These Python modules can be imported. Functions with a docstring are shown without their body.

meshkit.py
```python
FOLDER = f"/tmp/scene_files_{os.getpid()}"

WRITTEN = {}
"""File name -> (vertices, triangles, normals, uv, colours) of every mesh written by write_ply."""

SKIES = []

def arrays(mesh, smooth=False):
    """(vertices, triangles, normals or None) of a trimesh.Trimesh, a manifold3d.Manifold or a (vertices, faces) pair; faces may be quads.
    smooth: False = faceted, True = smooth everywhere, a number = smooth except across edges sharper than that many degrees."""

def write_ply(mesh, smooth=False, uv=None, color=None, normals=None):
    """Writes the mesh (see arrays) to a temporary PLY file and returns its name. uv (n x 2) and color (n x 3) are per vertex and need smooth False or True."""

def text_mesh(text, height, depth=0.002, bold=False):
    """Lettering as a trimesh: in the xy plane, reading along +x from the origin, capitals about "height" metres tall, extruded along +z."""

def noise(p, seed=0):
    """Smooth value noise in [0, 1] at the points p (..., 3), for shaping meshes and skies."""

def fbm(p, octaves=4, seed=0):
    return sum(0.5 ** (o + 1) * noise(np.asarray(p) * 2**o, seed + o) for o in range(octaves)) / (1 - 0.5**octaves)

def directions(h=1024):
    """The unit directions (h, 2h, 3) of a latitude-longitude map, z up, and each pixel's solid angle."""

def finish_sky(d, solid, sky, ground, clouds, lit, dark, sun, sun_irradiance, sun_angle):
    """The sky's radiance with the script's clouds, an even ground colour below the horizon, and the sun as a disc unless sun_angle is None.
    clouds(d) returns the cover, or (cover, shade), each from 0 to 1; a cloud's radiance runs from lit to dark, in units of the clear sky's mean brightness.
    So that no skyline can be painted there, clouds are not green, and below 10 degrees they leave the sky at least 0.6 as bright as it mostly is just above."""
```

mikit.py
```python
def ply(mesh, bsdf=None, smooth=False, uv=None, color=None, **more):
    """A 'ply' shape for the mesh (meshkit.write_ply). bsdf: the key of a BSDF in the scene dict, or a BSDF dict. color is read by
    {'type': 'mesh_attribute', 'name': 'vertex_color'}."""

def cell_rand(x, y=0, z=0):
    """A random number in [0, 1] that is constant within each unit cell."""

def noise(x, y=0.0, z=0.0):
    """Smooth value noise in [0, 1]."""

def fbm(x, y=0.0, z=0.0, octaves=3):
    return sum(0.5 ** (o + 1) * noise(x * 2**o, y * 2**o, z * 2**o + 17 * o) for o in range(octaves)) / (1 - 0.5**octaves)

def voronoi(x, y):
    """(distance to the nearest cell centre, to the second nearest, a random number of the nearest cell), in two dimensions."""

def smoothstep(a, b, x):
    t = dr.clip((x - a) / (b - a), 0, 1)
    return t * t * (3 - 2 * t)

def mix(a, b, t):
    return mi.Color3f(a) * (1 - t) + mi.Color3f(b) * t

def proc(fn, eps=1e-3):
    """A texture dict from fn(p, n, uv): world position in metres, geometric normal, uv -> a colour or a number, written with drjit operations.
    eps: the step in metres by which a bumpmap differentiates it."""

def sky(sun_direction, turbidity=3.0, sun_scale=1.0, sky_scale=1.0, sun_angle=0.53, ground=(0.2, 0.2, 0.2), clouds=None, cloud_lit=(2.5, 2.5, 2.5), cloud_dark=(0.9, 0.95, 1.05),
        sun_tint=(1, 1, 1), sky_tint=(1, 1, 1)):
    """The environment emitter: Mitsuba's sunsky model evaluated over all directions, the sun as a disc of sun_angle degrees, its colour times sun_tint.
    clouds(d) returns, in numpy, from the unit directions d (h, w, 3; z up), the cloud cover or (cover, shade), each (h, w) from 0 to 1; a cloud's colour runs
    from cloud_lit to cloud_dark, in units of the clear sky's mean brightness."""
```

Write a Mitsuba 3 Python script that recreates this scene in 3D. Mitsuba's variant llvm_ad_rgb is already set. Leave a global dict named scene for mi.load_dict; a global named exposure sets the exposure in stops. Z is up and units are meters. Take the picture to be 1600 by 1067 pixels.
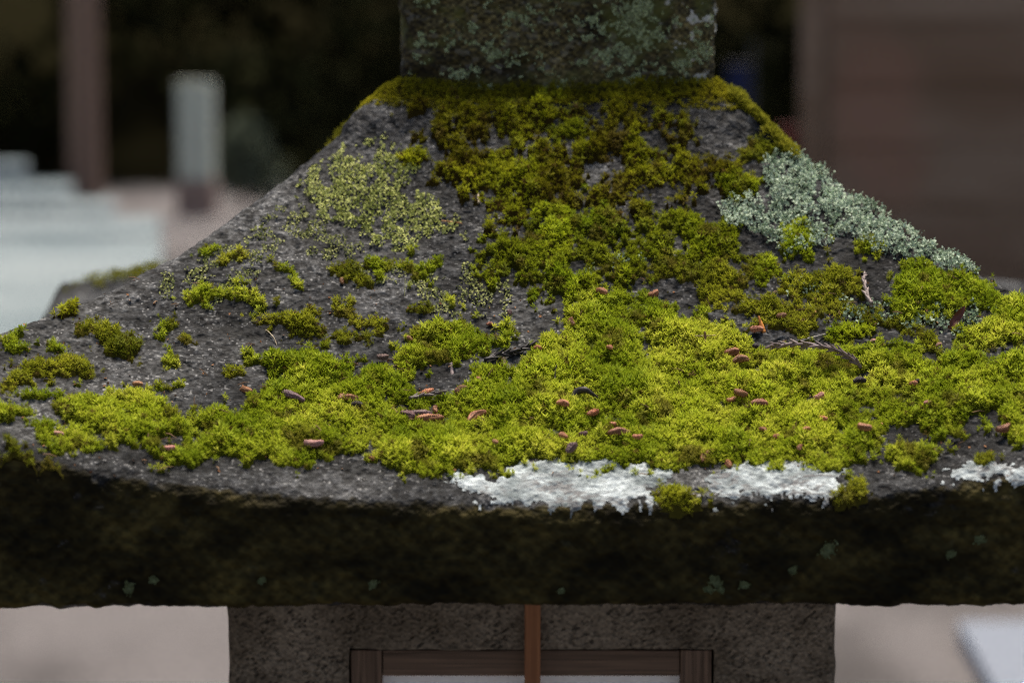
import math
import numpy as np
import drjit as dr
import mitsuba as mi
import trimesh
import manifold3d as m3
import shapely
from scipy import ndimage
from scipy.interpolate import PchipInterpolator, RegularGridInterpolator
import mikit
import meshkit
from mikit import proc, smoothstep, mix

T = mi.ScalarTransform4f
scene, labels = {'type': 'scene'}, {}

# ------------------------------------------------------------------ camera, sky, exposure
Z0 = 1.55                                  # camera height; the lantern is described relative to it
F = 3764.0                                 # pixels of the 1600 px wide photograph per unit of tangent
CAM = np.array([-0.0225, -1.34, Z0])
PITCH = math.radians(5.139)
FWD = np.array([0, math.cos(PITCH), -math.sin(PITCH)])
UP = np.array([0, math.sin(PITCH), math.cos(PITCH)])
scene['camera'] = {
    'type': 'thinlens', 'fov': math.degrees(2 * math.atan(800 / F)), 'fov_axis': 'x',
    'aperture_radius': 0.0059, 'focus_distance': 1.105, 'near_clip': 0.05, 'far_clip': 600.0,
    'to_world': T().look_at(origin=CAM.tolist(), target=(CAM + FWD).tolist(), up=[0, 0, 1])}
SUN = [0.08, 0.27, 0.95]


def clouds(d):
    c = meshkit.fbm(d * 2.2, 4, 5)
    return np.clip((c - 0.38) * 3.2, 0.1, 1), np.clip((meshkit.fbm(d * 3.1, 3, 9) - 0.35) * 1.5, 0, 1)


scene['sky'] = mikit.sky(SUN, turbidity=3, sun_scale=0.90, sky_scale=0.60, sun_angle=20, sun_tint=(0.95, 1.0, 1.10), clouds=clouds,
                         ground=(0.12, 0.11, 0.105), cloud_lit=(1.5, 1.5, 1.55), cloud_dark=(0.8, 0.85, 0.95))
exposure = 2.55

rng = np.random.default_rng(7)


# ------------------------------------------------------------------ helpers
def srgb(r, g, b):
    c = np.array([r, g, b]) / 255.0
    return np.where(c < 0.04045, c / 12.92, ((c + 0.055) / 1.055) ** 2.4).tolist()


def lab(key, label=None, cat=None, group=None, kind=None):
    d = {}
    if label:
        d['label'] = label
    if cat:
        d['category'] = cat
    if group:
        d['group'] = group
    if kind:
        d['kind'] = kind
    labels[key] = d


def numbered(name):
    if name not in scene and name not in labels and not any(k.startswith(name + '__') for k in scene):
        return name
    i = 1
    while True:
        k = f'{name}_{i:03d}'
        if k not in scene and k not in labels and not any(q.startswith(k + '__') for q in scene):
            return k
        i += 1


def rgb(c):
    return {'type': 'rgb', 'value': list(map(float, c))}


def matte(key, c, rough=0.8, spec=0.3, **more):
    scene[key] = {'type': 'twosided', 'bsdf': {'type': 'principled', 'base_color': c if isinstance(c, dict) else rgb(c), 'roughness': rough, 'specular': spec, **more}}


def bumped(key, c, bump, eps, scale=1.0, rough=0.8, spec=0.3):
    scene[key] = {'type': 'twosided', 'bsdf': {'type': 'bumpmap', 'arbitrary': proc(bump, eps=eps), 'scale': scale,
                  'bsdf': {'type': 'principled', 'base_color': c if isinstance(c, dict) else rgb(c), 'roughness': rough, 'specular': spec}}}


def frac(mesh_list):
    return trimesh.util.concatenate(mesh_list)


def fb(p, s, octv=3, seed=0):
    return meshkit.fbm(np.asarray(p) / s, octv, seed)


def ray(px):
    px = np.atleast_2d(px).astype(float)
    a, b = (px[:, 0] - 800) / F, -(px[:, 1] - 533.5) / F
    return FWD[None] + a[:, None] * np.array([1, 0, 0]) + b[:, None] * UP[None]


def on_plane_y(px, Y):
    d = ray(px)
    return CAM + d * ((Y - CAM[1]) / d[:, 1])[:, None]


def on_ground(px, py):
    d = ray([[px, py]])[0]
    return (CAM - d * (CAM[2] / d[2]))[:2]


def far_x(px, dist):                        # world x of a photograph column at a distance
    return CAM[0] + (px - 800) / F * dist


def far_z(py, dist):
    return float(on_plane_y([[800, py]], CAM[1] + dist)[0, 2])


def tube(points, radii, sides=7, cap=True):
    p = np.asarray(points, float)
    n = len(p)
    t = np.gradient(p, axis=0)
    t /= np.linalg.norm(t, axis=1, keepdims=True) + 1e-12
    ref = np.array([0.13, 0.21, 0.97]) if abs(t[0, 2]) < 0.9 else np.array([0.97, 0.2, 0.1])
    a = np.cross(t, ref)
    a /= np.linalg.norm(a, axis=1, keepdims=True)
    b = np.cross(t, a)
    ang = np.arange(sides) * 2 * np.pi / sides
    r = np.broadcast_to(radii, (n,))[:, None, None]
    v = (p[:, None] + r * (np.cos(ang)[None, :, None] * a[:, None] + np.sin(ang)[None, :, None] * b[:, None])).reshape(-1, 3)
    i, j = np.meshgrid(np.arange(n - 1), np.arange(sides), indexing='ij')
    q = np.stack([i * sides + j, i * sides + (j + 1) % sides, (i + 1) * sides + (j + 1) % sides, (i + 1) * sides + j], -1).reshape(-1, 4)
    f = [q[:, [0, 1, 2]], q[:, [0, 2, 3]]]
    if cap:
        v = np.vstack([v, p[:1], p[-1:]])
        k = np.arange(sides)
        f += [np.stack([(k + 1) % sides, k, k * 0 + n * sides], 1), np.stack([(n - 1) * sides + k, (n - 1) * sides + (k + 1) % sides, k * 0 + n * sides + 1], 1)]
    return trimesh.Trimesh(v, np.vstack(f), process=False)


def rbox(x0, x1, y0, y1, z0, z1, r=0.002):
    pts = [(x, y, z) for x in (x0 + r, x1 - r) for y in (y0 + r, y1 - r) for z in (z0 + r, z1 - r)]
    s = m3.Manifold.sphere(r, 12)
    return m3.Manifold.batch_hull([s.translate(p) for p in pts])


# ------------------------------------------------------------------ materials
E = 0.34                                   # half width of the roof stone
YF = -E


def f_stone(p, n, uv):
    q = p * 1.0
    big = mikit.fbm(q.x * 26, q.y * 26, q.z * 26, 3)
    mid = mikit.fbm(q.x * 130 + 3, q.y * 130, q.z * 130, 3)
    g1 = 0.6 * mikit.noise(q.x * 420, q.y * 420, q.z * 420) + 0.4 * mikit.noise(q.x * 900, q.y * 900, q.z * 900)
    g2 = mikit.noise(q.x * 900 + 9, q.y * 900, q.z * 900)
    base = mix([0.0062, 0.0067, 0.0071], [0.042, 0.0435, 0.0455], smoothstep(0.22, 0.80, 0.55 * big + 0.45 * mid))
    base = base * (0.12 + 3.2 * g1 * g1)
    base = mix(base, [0.225, 0.225, 0.22], smoothstep(0.68, 0.84, g2) * smoothstep(0.34, 0.60, mid) * (0.15 + 0.75 * mikit.noise(q.x * 300, q.y * 300, q.z * 300)))
    dry = smoothstep(0.50, 0.66, mikit.fbm(q.x * 14 + 31, q.y * 14, q.z * 14, 4) + 0.06 * smoothstep(-0.02, -0.14, q.x))
    base = mix(base, base * 1.5 + mi.Color3f(0.040, 0.039, 0.036) * g1, dry)
    base = mix(base, [0.018, 0.017, 0.016], smoothstep(0.30, 0.14, g2) * 0.8)
    damp = smoothstep(0.54, 0.66, mikit.fbm(q.x * 17 + 5, q.y * 17 + 2, q.z * 17, 3))
    base = mix(base, base * mi.Color3f(0.45, 0.45, 0.46), damp)
    # algae stain mixed with painted shade that darkens the upright sides of the stone
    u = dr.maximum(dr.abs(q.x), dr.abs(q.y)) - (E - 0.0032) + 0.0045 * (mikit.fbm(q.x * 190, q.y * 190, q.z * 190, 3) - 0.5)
    alg_shade = smoothstep(-0.0010, 0.0012, u)
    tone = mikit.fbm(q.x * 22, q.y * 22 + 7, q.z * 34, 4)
    film_shade = mix([0.0105, 0.0085, 0.0026], [0.0330, 0.0265, 0.0080], smoothstep(0.30, 0.75, tone)) * (0.35 + 1.3 * g1)
    film_shade = film_shade * (0.5 + 1.0 * mikit.noise(q.x * 330, q.y * 330, q.z * 330)) * (0.6 + 0.8 * smoothstep(0.35, 0.65, mikit.fbm(q.x * 70, q.y * 70, q.z * 90, 4)))
    film_shade = mix(film_shade, [0.050, 0.050, 0.030], smoothstep(0.64, 0.76, mikit.fbm(q.x * 160, q.y * 160, q.z * 160 + 5, 3)) * smoothstep(0.45, 0.6, tone) * 0.25)
    return mix(base, film_shade, alg_shade)


def b_stone(p, n, uv):
    return 0.0005 * mikit.noise(p.x * 900, p.y * 900, p.z * 900) + 0.0008 * mikit.noise(p.x * 420, p.y * 420, p.z * 420)


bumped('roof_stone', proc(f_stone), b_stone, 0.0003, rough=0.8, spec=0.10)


def f_neck(p, n, uv):
    a = mikit.fbm(p.x * 45, p.y * 45, p.z * 45, 4)
    g = mikit.noise(p.x * 700, p.y * 700, p.z * 700)
    c = mix([0.016, 0.012, 0.0045], [0.090, 0.075, 0.032], smoothstep(0.3, 0.75, a)) * (0.2 + 2.6 * g * g)
    c = mix(c, [0.075, 0.082, 0.020], smoothstep(0.48, 0.70, mikit.fbm(p.x * 60 + 4, p.y * 60, p.z * 60, 4)) * 0.7)
    c = mix(c, [0.060, 0.058, 0.010], smoothstep(1.583, 1.566, p.z + 0.012 * a) * 0.9)
    w = mikit.fbm(p.x * 240, p.y * 240, p.z * 240 + 4, 3)
    side = smoothstep(0.052, 0.080, p.x + 0.02 * a)
    return mix(c, [0.42, 0.42, 0.38], smoothstep(0.60, 0.70, w) * (0.12 + 0.75 * side))


bumped('neck_stone', proc(f_neck), b_stone, 0.0003, rough=0.75, spec=0.2)


def f_fire(p, n, uv):
    a = mikit.fbm(p.x * 30, p.y * 30, p.z * 30, 4)
    s, t = p.x * 0.8 + p.z * 0.6, p.z * 0.8 - p.x * 0.6
    pit = mikit.fbm(s * 480, t * 760, p.y * 600, 2)
    c = mix([0.108, 0.088, 0.064], [0.190, 0.162, 0.126], smoothstep(0.3, 0.7, a)) * (0.45 + 1.1 * mikit.noise(p.x * 800, p.y * 800, p.z * 800))
    return mix(c, c * 0.35, smoothstep(0.38, 0.18, pit))


def b_fire(p, n, uv):
    s, t = p.x * 0.8 + p.z * 0.6, p.z * 0.8 - p.x * 0.6
    return 0.0016 * smoothstep(0.20, 0.5, mikit.fbm(s * 480, t * 760, p.y * 600, 2)) + 0.0005 * mikit.noise(p.x * 700, p.y * 700, p.z * 700)


bumped('firebox_stone', proc(f_fire), b_fire, 0.0004, rough=0.8, spec=0.3)


def wood(c0, c1, vertical):
    def fn(p, n, uv):
        al, ac = (p.z, p.x) if vertical else (p.x, p.z)
        g = mikit.fbm(al * 12, ac * 900, p.y * 500, 3)
        h = mikit.noise(al * 60, ac * 2400, p.y * 900)
        return mix(c0, c1, smoothstep(0.25, 0.75, 0.65 * g + 0.35 * h))
    return proc(fn)


matte('wood_upright', wood([0.048, 0.031, 0.021], [0.172, 0.116, 0.082], True), 0.7)
matte('wood_across', wood([0.048, 0.031, 0.021], [0.177, 0.120, 0.085], False), 0.7)
matte('batten_wood', wood([0.18, 0.074, 0.031], [0.30, 0.132, 0.058], True), 0.6)
matte('shoji_paper', [0.80, 0.80, 0.80], 0.9)
scene['leafy'] = {'type': 'principledthin', 'base_color': {'type': 'mesh_attribute', 'name': 'vertex_color'}, 'roughness': 0.55, 'diff_trans': 0.75, 'spec_trans': 0.0, 'eta': 1.35}
matte('crusty', {'type': 'mesh_attribute', 'name': 'vertex_color'}, 0.95, 0.05)


def f_white(p, n, uv):
    a = mikit.fbm(p.x * 90, p.y * 90, p.z * 90, 3)
    g = mikit.noise(p.x * 520, p.y * 520, p.z * 520)
    c = mix([0.13, 0.155, 0.16], [0.375, 0.42, 0.43], smoothstep(0.25, 0.68, a)) * (0.55 + 0.8 * g)
    crack = smoothstep(0.08, 0.02, dr.abs(mikit.fbm(p.x * 130, p.y * 260, p.z * 260 + 3, 3) - 0.47))
    return mix(c, [0.14, 0.14, 0.14], crack * 0.9 * smoothstep(0.30, 0.5, mikit.fbm(p.x * 60 + 8, p.y * 60, p.z * 60, 2)))


bumped('white_crust', proc(f_white), b_stone, 0.0003, rough=0.85, spec=0.2)
matte('cone_orange', {'type': 'mesh_attribute', 'name': 'vertex_color'}, 0.6, 0.3)
matte('dead_needle', {'type': 'mesh_attribute', 'name': 'vertex_color'}, 0.55, 0.35)
matte('red_leaf', [0.085, 0.018, 0.010], 0.5, 0.4)


def f_ground(p, n, uv):
    a = mikit.fbm(p.x * 1.5, p.y * 0.6, 0, 4)
    g = mikit.noise(p.x * 60, p.y * 60, 0)
    return mix([0.040, 0.036, 0.035], [0.100, 0.092, 0.091], smoothstep(0.22, 0.62, a)) * (0.8 + 0.4 * g)


matte('gravel', proc(f_ground), 0.9)
matte('earth', [0.011, 0.010, 0.005], 0.95, 0.0)
def f_steps(p, n, uv):
    return mix([0.092, 0.120, 0.130], [0.158, 0.186, 0.192], smoothstep(0.3, 0.7, mikit.fbm(p.x * 1.3, p.y * 1.3, p.z * 3.0, 4)))


matte('pale_stone', proc(f_steps), 0.9)
matte('pillar_stone', [0.52, 0.54, 0.44], 0.85)
matte('pedestal_stone', [0.27, 0.19, 0.155], 0.85)
matte('bark', [0.21, 0.132, 0.092], 0.9)
def f_wall(p, n, uv):
    a = mikit.fbm(p.x * 0.9 + 3, p.y * 0.9, p.z * 2.6, 4)
    b = mikit.fbm(p.x * 1.7, p.y * 1.7, p.z * 1.2 + 9, 3)
    return mix(mix([0.165, 0.104, 0.066], [0.250, 0.182, 0.130], smoothstep(0.3, 0.7, a)), [0.245, 0.135, 0.092], smoothstep(0.50, 0.72, b) * 0.7)


matte('wall_boards', proc(f_wall), 0.85)
matte('roof_metal', [0.05, 0.05, 0.05], 0.6)
matte('blue_cloth', [0.012, 0.020, 0.075], 0.8)
matte('red_paint', [0.10, 0.012, 0.010], 0.6)
matte('dark_metal', [0.05, 0.05, 0.05], 0.5)

# ------------------------------------------------------------------ the roof stone of the lantern
_hip = PchipInterpolator([0, .080, .0975, .1073, .1109, .1314, .151, .1659, .1782, .196, .2168, .2296, .2541, .30, .36],
                         [.019, .017, .0115, .0015, -.0060, -.0239, -.039, -.0497, -.0575, -.068, -.0795, -.085, -.0935, -.104, -.111])
_us = np.linspace(.1, .36, 60)
_mid = PchipInterpolator(np.r_[0, .080, .0945, _us], np.r_[.017, .015, .0105, .0055 - (1.00 * (_us - .1) - 0.5 * (0.62 / .24) * (_us - .1) ** 2)])
RR = 0.007


def zf(x, y, rounded=True):
    ax, ay = np.abs(x), np.abs(y)
    um = np.maximum(ax, ay)
    u = 0.5 * (ax + ay + np.sqrt((ax - ay) ** 2 + 0.010 ** 2)) - 0.002
    v = np.minimum(ax, ay) / np.maximum(um, 1e-6)
    w = v ** 2.4
    z = (1 - w) * _mid(np.clip(u, 0, .36)) + w * _hip(np.clip(u, 0, .36))
    if rounded:
        d = np.clip(um - (E - RR), 0, RR)
        z = z - (RR - np.sqrt(np.maximum(RR * RR - d * d, 0)))
    return z + Z0


def disp(p):
    return (0.0030 * (fb(p, .045, 2, 1) - .5) + 0.0020 * (fb(p, .011, 3, 2) - .5) + 0.0019 * (fb(p, .0036, 2, 3) - .5)
            - 0.0007 * np.clip(fb(p, .0055, 2, 6) - .60, 0, 1) * 6)


def surf(x, y):                            # the displaced roof surface
    x, y = np.asarray(x, float), np.asarray(y, float)
    z = zf(x, y)
    return z + disp(np.stack([x, y, z], -1)) * 1.15


def at(px, lift=0.0):
    """The point of the roof (raised by lift) that a photograph position shows."""
    px = np.atleast_2d(px).astype(float)
    d = ray(px)
    ts = np.linspace(0.93, 1.9, 1400)
    lift = np.broadcast_to(lift, (len(px),))
    P = CAM + d[:, None, :] * ts[None, :, None]
    inside = np.maximum(np.abs(P[..., 0]), np.abs(P[..., 1])) < E
    g = np.where(inside, P[..., 2] - zf(P[..., 0], P[..., 1]) - lift[:, None], 1.0)
    hit = g <= 0
    k = np.where(hit.any(1), hit.argmax(1), np.argmin(np.where(inside, g, 9), 1))
    return P[np.arange(len(px)), k]


def build_roof():
    th = np.linspace(0, np.pi / 2, 12)[1:]
    rnd = (E - RR) + RR * np.sin(th)
    xo = np.arange(.264, E - RR - .001, .003)
    gx = np.r_[-rnd[::-1], -(E - RR), -xo[::-1], np.arange(-.2619, .262, .0009), xo, E - RR, rnd]
    gy = np.r_[-rnd[::-1], np.arange(-(E - RR), -.0750, .0009), np.arange(-.0745, E - RR - .001, .0032), E - RR, rnd]
    nx, ny = len(gx), len(gy)
    X, Y = np.meshgrid(gx, gy)
    top = np.stack([X, Y, zf(X, Y)], -1).reshape(-1, 3)
    i, j = np.meshgrid(np.arange(ny - 1), np.arange(nx - 1), indexing='ij')
    a = i * nx + j
    quads = [np.stack([a, a + 1, a + nx + 1, a + nx], -1).reshape(-1, 4)]
    loop = np.r_[np.arange(nx), np.arange(1, ny) * nx + nx - 1, (ny - 1) * nx + np.arange(nx - 2, -1, -1), np.arange(ny - 2, 0, -1) * nx]
    L = len(loop)
    ring, verts, count = loop, [top], len(top)
    P = top[loop]
    zb = Z0 - .2015 - .0012 * np.clip(-P[:, 0] / .24, 0, 1)
    rows = 44
    sched = [(1.0, s) for s in np.linspace(0, 1, rows + 1)[1:-1]]
    k2 = np.arange(L)
    for s in np.linspace(0, 1, rows + 1)[1:]:
        r = P.copy()
        r[:, 2] = P[:, 2] * (1 - s) + zb * s
        hb = np.clip((r[:, 2] - zb) / .004, 0, 1)
        ins = .0035 * (1 - np.sqrt(1 - (1 - hb) ** 2))
        f = 1 - ins / E
        r[:, :2] *= f[:, None]
        verts.append(r)
        new = count + k2
        quads.append(np.stack([ring[k2], new[k2], new[(k2 + 1) % L], ring[(k2 + 1) % L]], -1)[:, [0, 1, 2, 3]])
        ring, count = new, count + L
    last = verts[-1]
    for s in (.985, .96, .92, .85, .75, .65, .55, .43, .0):
        r = last.copy()
        r[:, :2] *= s
        r[:, 2] += .004 * (1 - s)
        verts.append(r)
        new = count + k2
        quads.append(np.stack([ring[k2], new[k2], new[(k2 + 1) % L], ring[(k2 + 1) % L]], -1))
        ring, count = new, count + L
    v = np.vstack(verts)
    q = np.vstack(quads)
    m = trimesh.Trimesh(v, np.vstack([q[:, [0, 1, 2]], q[:, [0, 2, 3]]]), process=False)
    nrm = np.array(m.vertex_normals)
    d = disp(v)
    low = np.clip(1 - (v[:, 2] - (Z0 - .202)) / .012, 0, 1) * (np.abs(v[:, :2]).max(1) > E - .02)
    d = d - low * .0018 * np.clip(fb(v, .016, 3, 12) - .55, 0, 1) * 3
    face = np.clip((np.abs(v[:, :2]).max(1) - (E - .003)) / .003, 0, 1)
    d = d + face * .006 * (fb(v, .07, 3, 21) - .5)
    return trimesh.Trimesh(v + nrm * d[:, None], m.faces, process=False)


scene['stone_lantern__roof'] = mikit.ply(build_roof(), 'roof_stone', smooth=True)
lab('stone_lantern', 'weathered grey stone lantern with a wide mossy roof and a small wooden window', 'stone lantern')
lab('stone_lantern__roof', 'broad curved stone roof with granular grey top and front edge darkened by algae and painted shade')


def block(half, z0, z1, cx, cy, r, step, amp, taper=0.0):
    """A squared stone with rounded corners."""
    per = []
    for k, (sx, sy) in enumerate(((1, -1), (1, 1), (-1, 1), (-1, -1))):
        c = np.array([sx * (half - r), sy * (half - r)])
        a0 = -np.pi / 2 + k * np.pi / 2
        for a in np.linspace(a0, a0 + np.pi / 2, 7):
            per.append(c + r * np.array([np.cos(a), np.sin(a)]))
    per = np.array(per + [per[0]])
    seg = np.r_[0, np.cumsum(np.linalg.norm(np.diff(per, axis=0), axis=1))]
    s = np.linspace(0, seg[-1], int(seg[-1] / step))[:-1]
    ring = np.stack([np.interp(s, seg, per[:, 0]), np.interp(s, seg, per[:, 1])], 1)
    zs = np.linspace(z0, z1, max(2, int((z1 - z0) / step)))
    n, L = len(zs), len(ring)
    sc = 1 - taper * (zs - z0) / (z1 - z0)
    v = np.concatenate([np.c_[ring * k + [cx, cy], np.full(L, z)] for z, k in zip(zs, sc)])
    i, j = np.meshgrid(np.arange(n - 1), np.arange(L), indexing='ij')
    q = np.stack([i * L + j, i * L + (j + 1) % L, (i + 1) * L + (j + 1) % L, (i + 1) * L + j], -1).reshape(-1, 4)
    v = np.vstack([v, [[cx, cy, z0]], [[cx, cy, z1]]])
    k = np.arange(L)
    f = np.vstack([q[:, [0, 1, 2]], q[:, [0, 2, 3]], np.stack([(k + 1) % L, k, k * 0 + n * L], 1), np.stack([(n - 1) * L + k, (n - 1) * L + (k + 1) % L, k * 0 + n * L + 1], 1)])
    m = trimesh.Trimesh(v, f, process=False)
    dd = amp * ((fb(v, .05, 3, 31) - .5) * 1.6 + (fb(v, .010, 3, 32) - .5) * 1.0 + (fb(v, .0032, 2, 33) - .5) * .55)
    return trimesh.Trimesh(v + np.array(m.vertex_normals) * dd[:, None], f, process=False)


NX, NH = 0.0015, 0.0822
scene['stone_lantern__neck_block'] = mikit.ply(block(NH, Z0 - .01, Z0 + .095, NX, 0, .010, .0015, .0040), 'neck_stone', smooth=50)
lab('stone_lantern__neck_block', 'square dark stone block with grey-green lichen spots standing on the roof')
prof = np.array([[0, .114], [.066, .114], [.078, .122], [.080, .130], [.070, .138], [.052, .143], [.058, .155], [.064, .172], [.058, .190], [.040, .207], [.018, .220], [.006, .232], [0, .236]])
prof = np.c_[prof[:, 0] * .75, .094 + (prof[:, 1] - .114) * .55]
fin = trimesh.creation.revolve(prof, sections=48)
fin.apply_translation([NX, 0, Z0])
scene['stone_lantern__finial'] = mikit.ply(fin, 'neck_stone', smooth=40)

FX, FH = -0.0124, 0.1527
FY = -0.1506                                # front face of the firebox
OX0, OX1, OZ1, OZ0 = -.1045, .0788, -.2618, -.470
fbx = rbox(FX - FH, FX + FH, FY, FY + 2 * FH, Z0 - .53, Z0 - .198, .004)
fbx = fbx - m3.Manifold.cube((OX1 - OX0, .05, OZ1 - OZ0)).translate((OX0, FY - .01, Z0 + OZ0))
fbx = fbx.refine_to_length(.004)
mm = fbx.to_mesh()
fv = np.array(mm.vert_properties[:, :3])
fv = fv + .0028 * (np.stack([fb(fv, .016, 3, 41), fb(fv, .016, 3, 42), fb(fv, .016, 3, 43)], 1) - .5)
scene['stone_lantern__firebox'] = mikit.ply((fv, np.array(mm.tri_verts)), 'firebox_stone', smooth=40)
lab('stone_lantern__firebox', 'brown pitted stone firebox under the roof')
SW, RH = .0156, .0134
fy0, fy1 = FY + .0022, FY + .017
g = .0009
ox0, ox1, oz1 = OX0 + g, OX1 - g, OZ1 - g
for nm, b, mat in (('stile', (ox0, ox0 + SW, fy0, fy1, Z0 + OZ0 + g, Z0 + oz1), 'wood_upright'), ('stile_001', (ox1 - SW, ox1, fy0, fy1, Z0 + OZ0 + g, Z0 + oz1), 'wood_upright'),
                   ('rail', (ox0 + SW + .0004, ox1 - SW - .0004, fy0 + .0012, fy1, Z0 + oz1 - RH, Z0 + oz1 - .0004), 'wood_across'),
                   ('rail_001', (ox0 + SW + .0004, ox1 - SW - .0004, fy0 + .0012, fy1, Z0 + OZ0 + g, Z0 + OZ0 + g + RH), 'wood_across')):
    scene['stone_lantern__window__' + nm] = mikit.ply(rbox(*b, r=.0006), mat, smooth=40)
scene['stone_lantern__window__paper'] = mikit.ply(rbox(ox0 + .004, ox1 - .004, FY + .0105, FY + .0120, Z0 + OZ0 + .004, Z0 + oz1 - .004, .0004), 'shoji_paper')
lab('stone_lantern__window', 'dark wooden window frame with white paper panel')
scene['stone_lantern__batten'] = mikit.ply(rbox(-.0162, -.0083, FY - .0075, FY - .0010, Z0 - .525, Z0 - .2025, .0006), 'batten_wood', smooth=40)
lab('stone_lantern__batten', 'orange-brown wooden strip running up the middle of the window to the eave')
scene['stone_lantern__platform'] = mikit.ply(block(.215, Z0 - .62, Z0 - .53, FX, 0, .02, .006, .003), 'firebox_stone', smooth=40)
scene['stone_lantern__shaft'] = mikit.ply(block(.105, Z0 - 1.37, Z0 - .62, FX, 0, .015, .006, .003), 'firebox_stone', smooth=40)
scene['stone_lantern__base'] = mikit.ply(block(.27, 0.0, .18, FX, 0, .03, .007, .004), 'firebox_stone', smooth=40)

# ------------------------------------------------------------------ moss
DX = .0005
RX, RY = np.arange(-.30, .30, DX), np.arange(-.3395, -.080, DX)
GX, GY = np.meshgrid(RX, RY)
GP = np.stack([GX, GY, GX * 0], -1)
WX = GX + .0075 * (fb(GP, .013, 3, 51) - .5) + .0040 * (fb(GP, .0032, 2, 52) - .5)
WY = GY + .0075 * (fb(GP, .013, 3, 53) - .5) + .0040 * (fb(GP, .0032, 2, 54) - .5)
GZ = surf(GX, GY)
COVER = np.zeros(GX.shape)                 # thickness of what grows there, for laying things on it


def plan(poly, lift):
    """A photographed outline laid onto the roof; where the outline faces up it shows the top of the growth."""
    p = np.asarray(poly, float)
    area = np.sum(p[:, 0] * np.roll(p[:, 1], -1) - np.roll(p[:, 0], -1) * p[:, 1])
    t = np.roll(p, -1, 0) - np.roll(p, 1, 0)
    n = np.stack([t[:, 1], -t[:, 0]], 1) * np.sign(area)
    n /= np.linalg.norm(n, axis=1, keepdims=True) + 1e-9
    return at(p, lift * np.clip(-n[:, 1] + .2, 0, 1))[:, :2]


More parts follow.
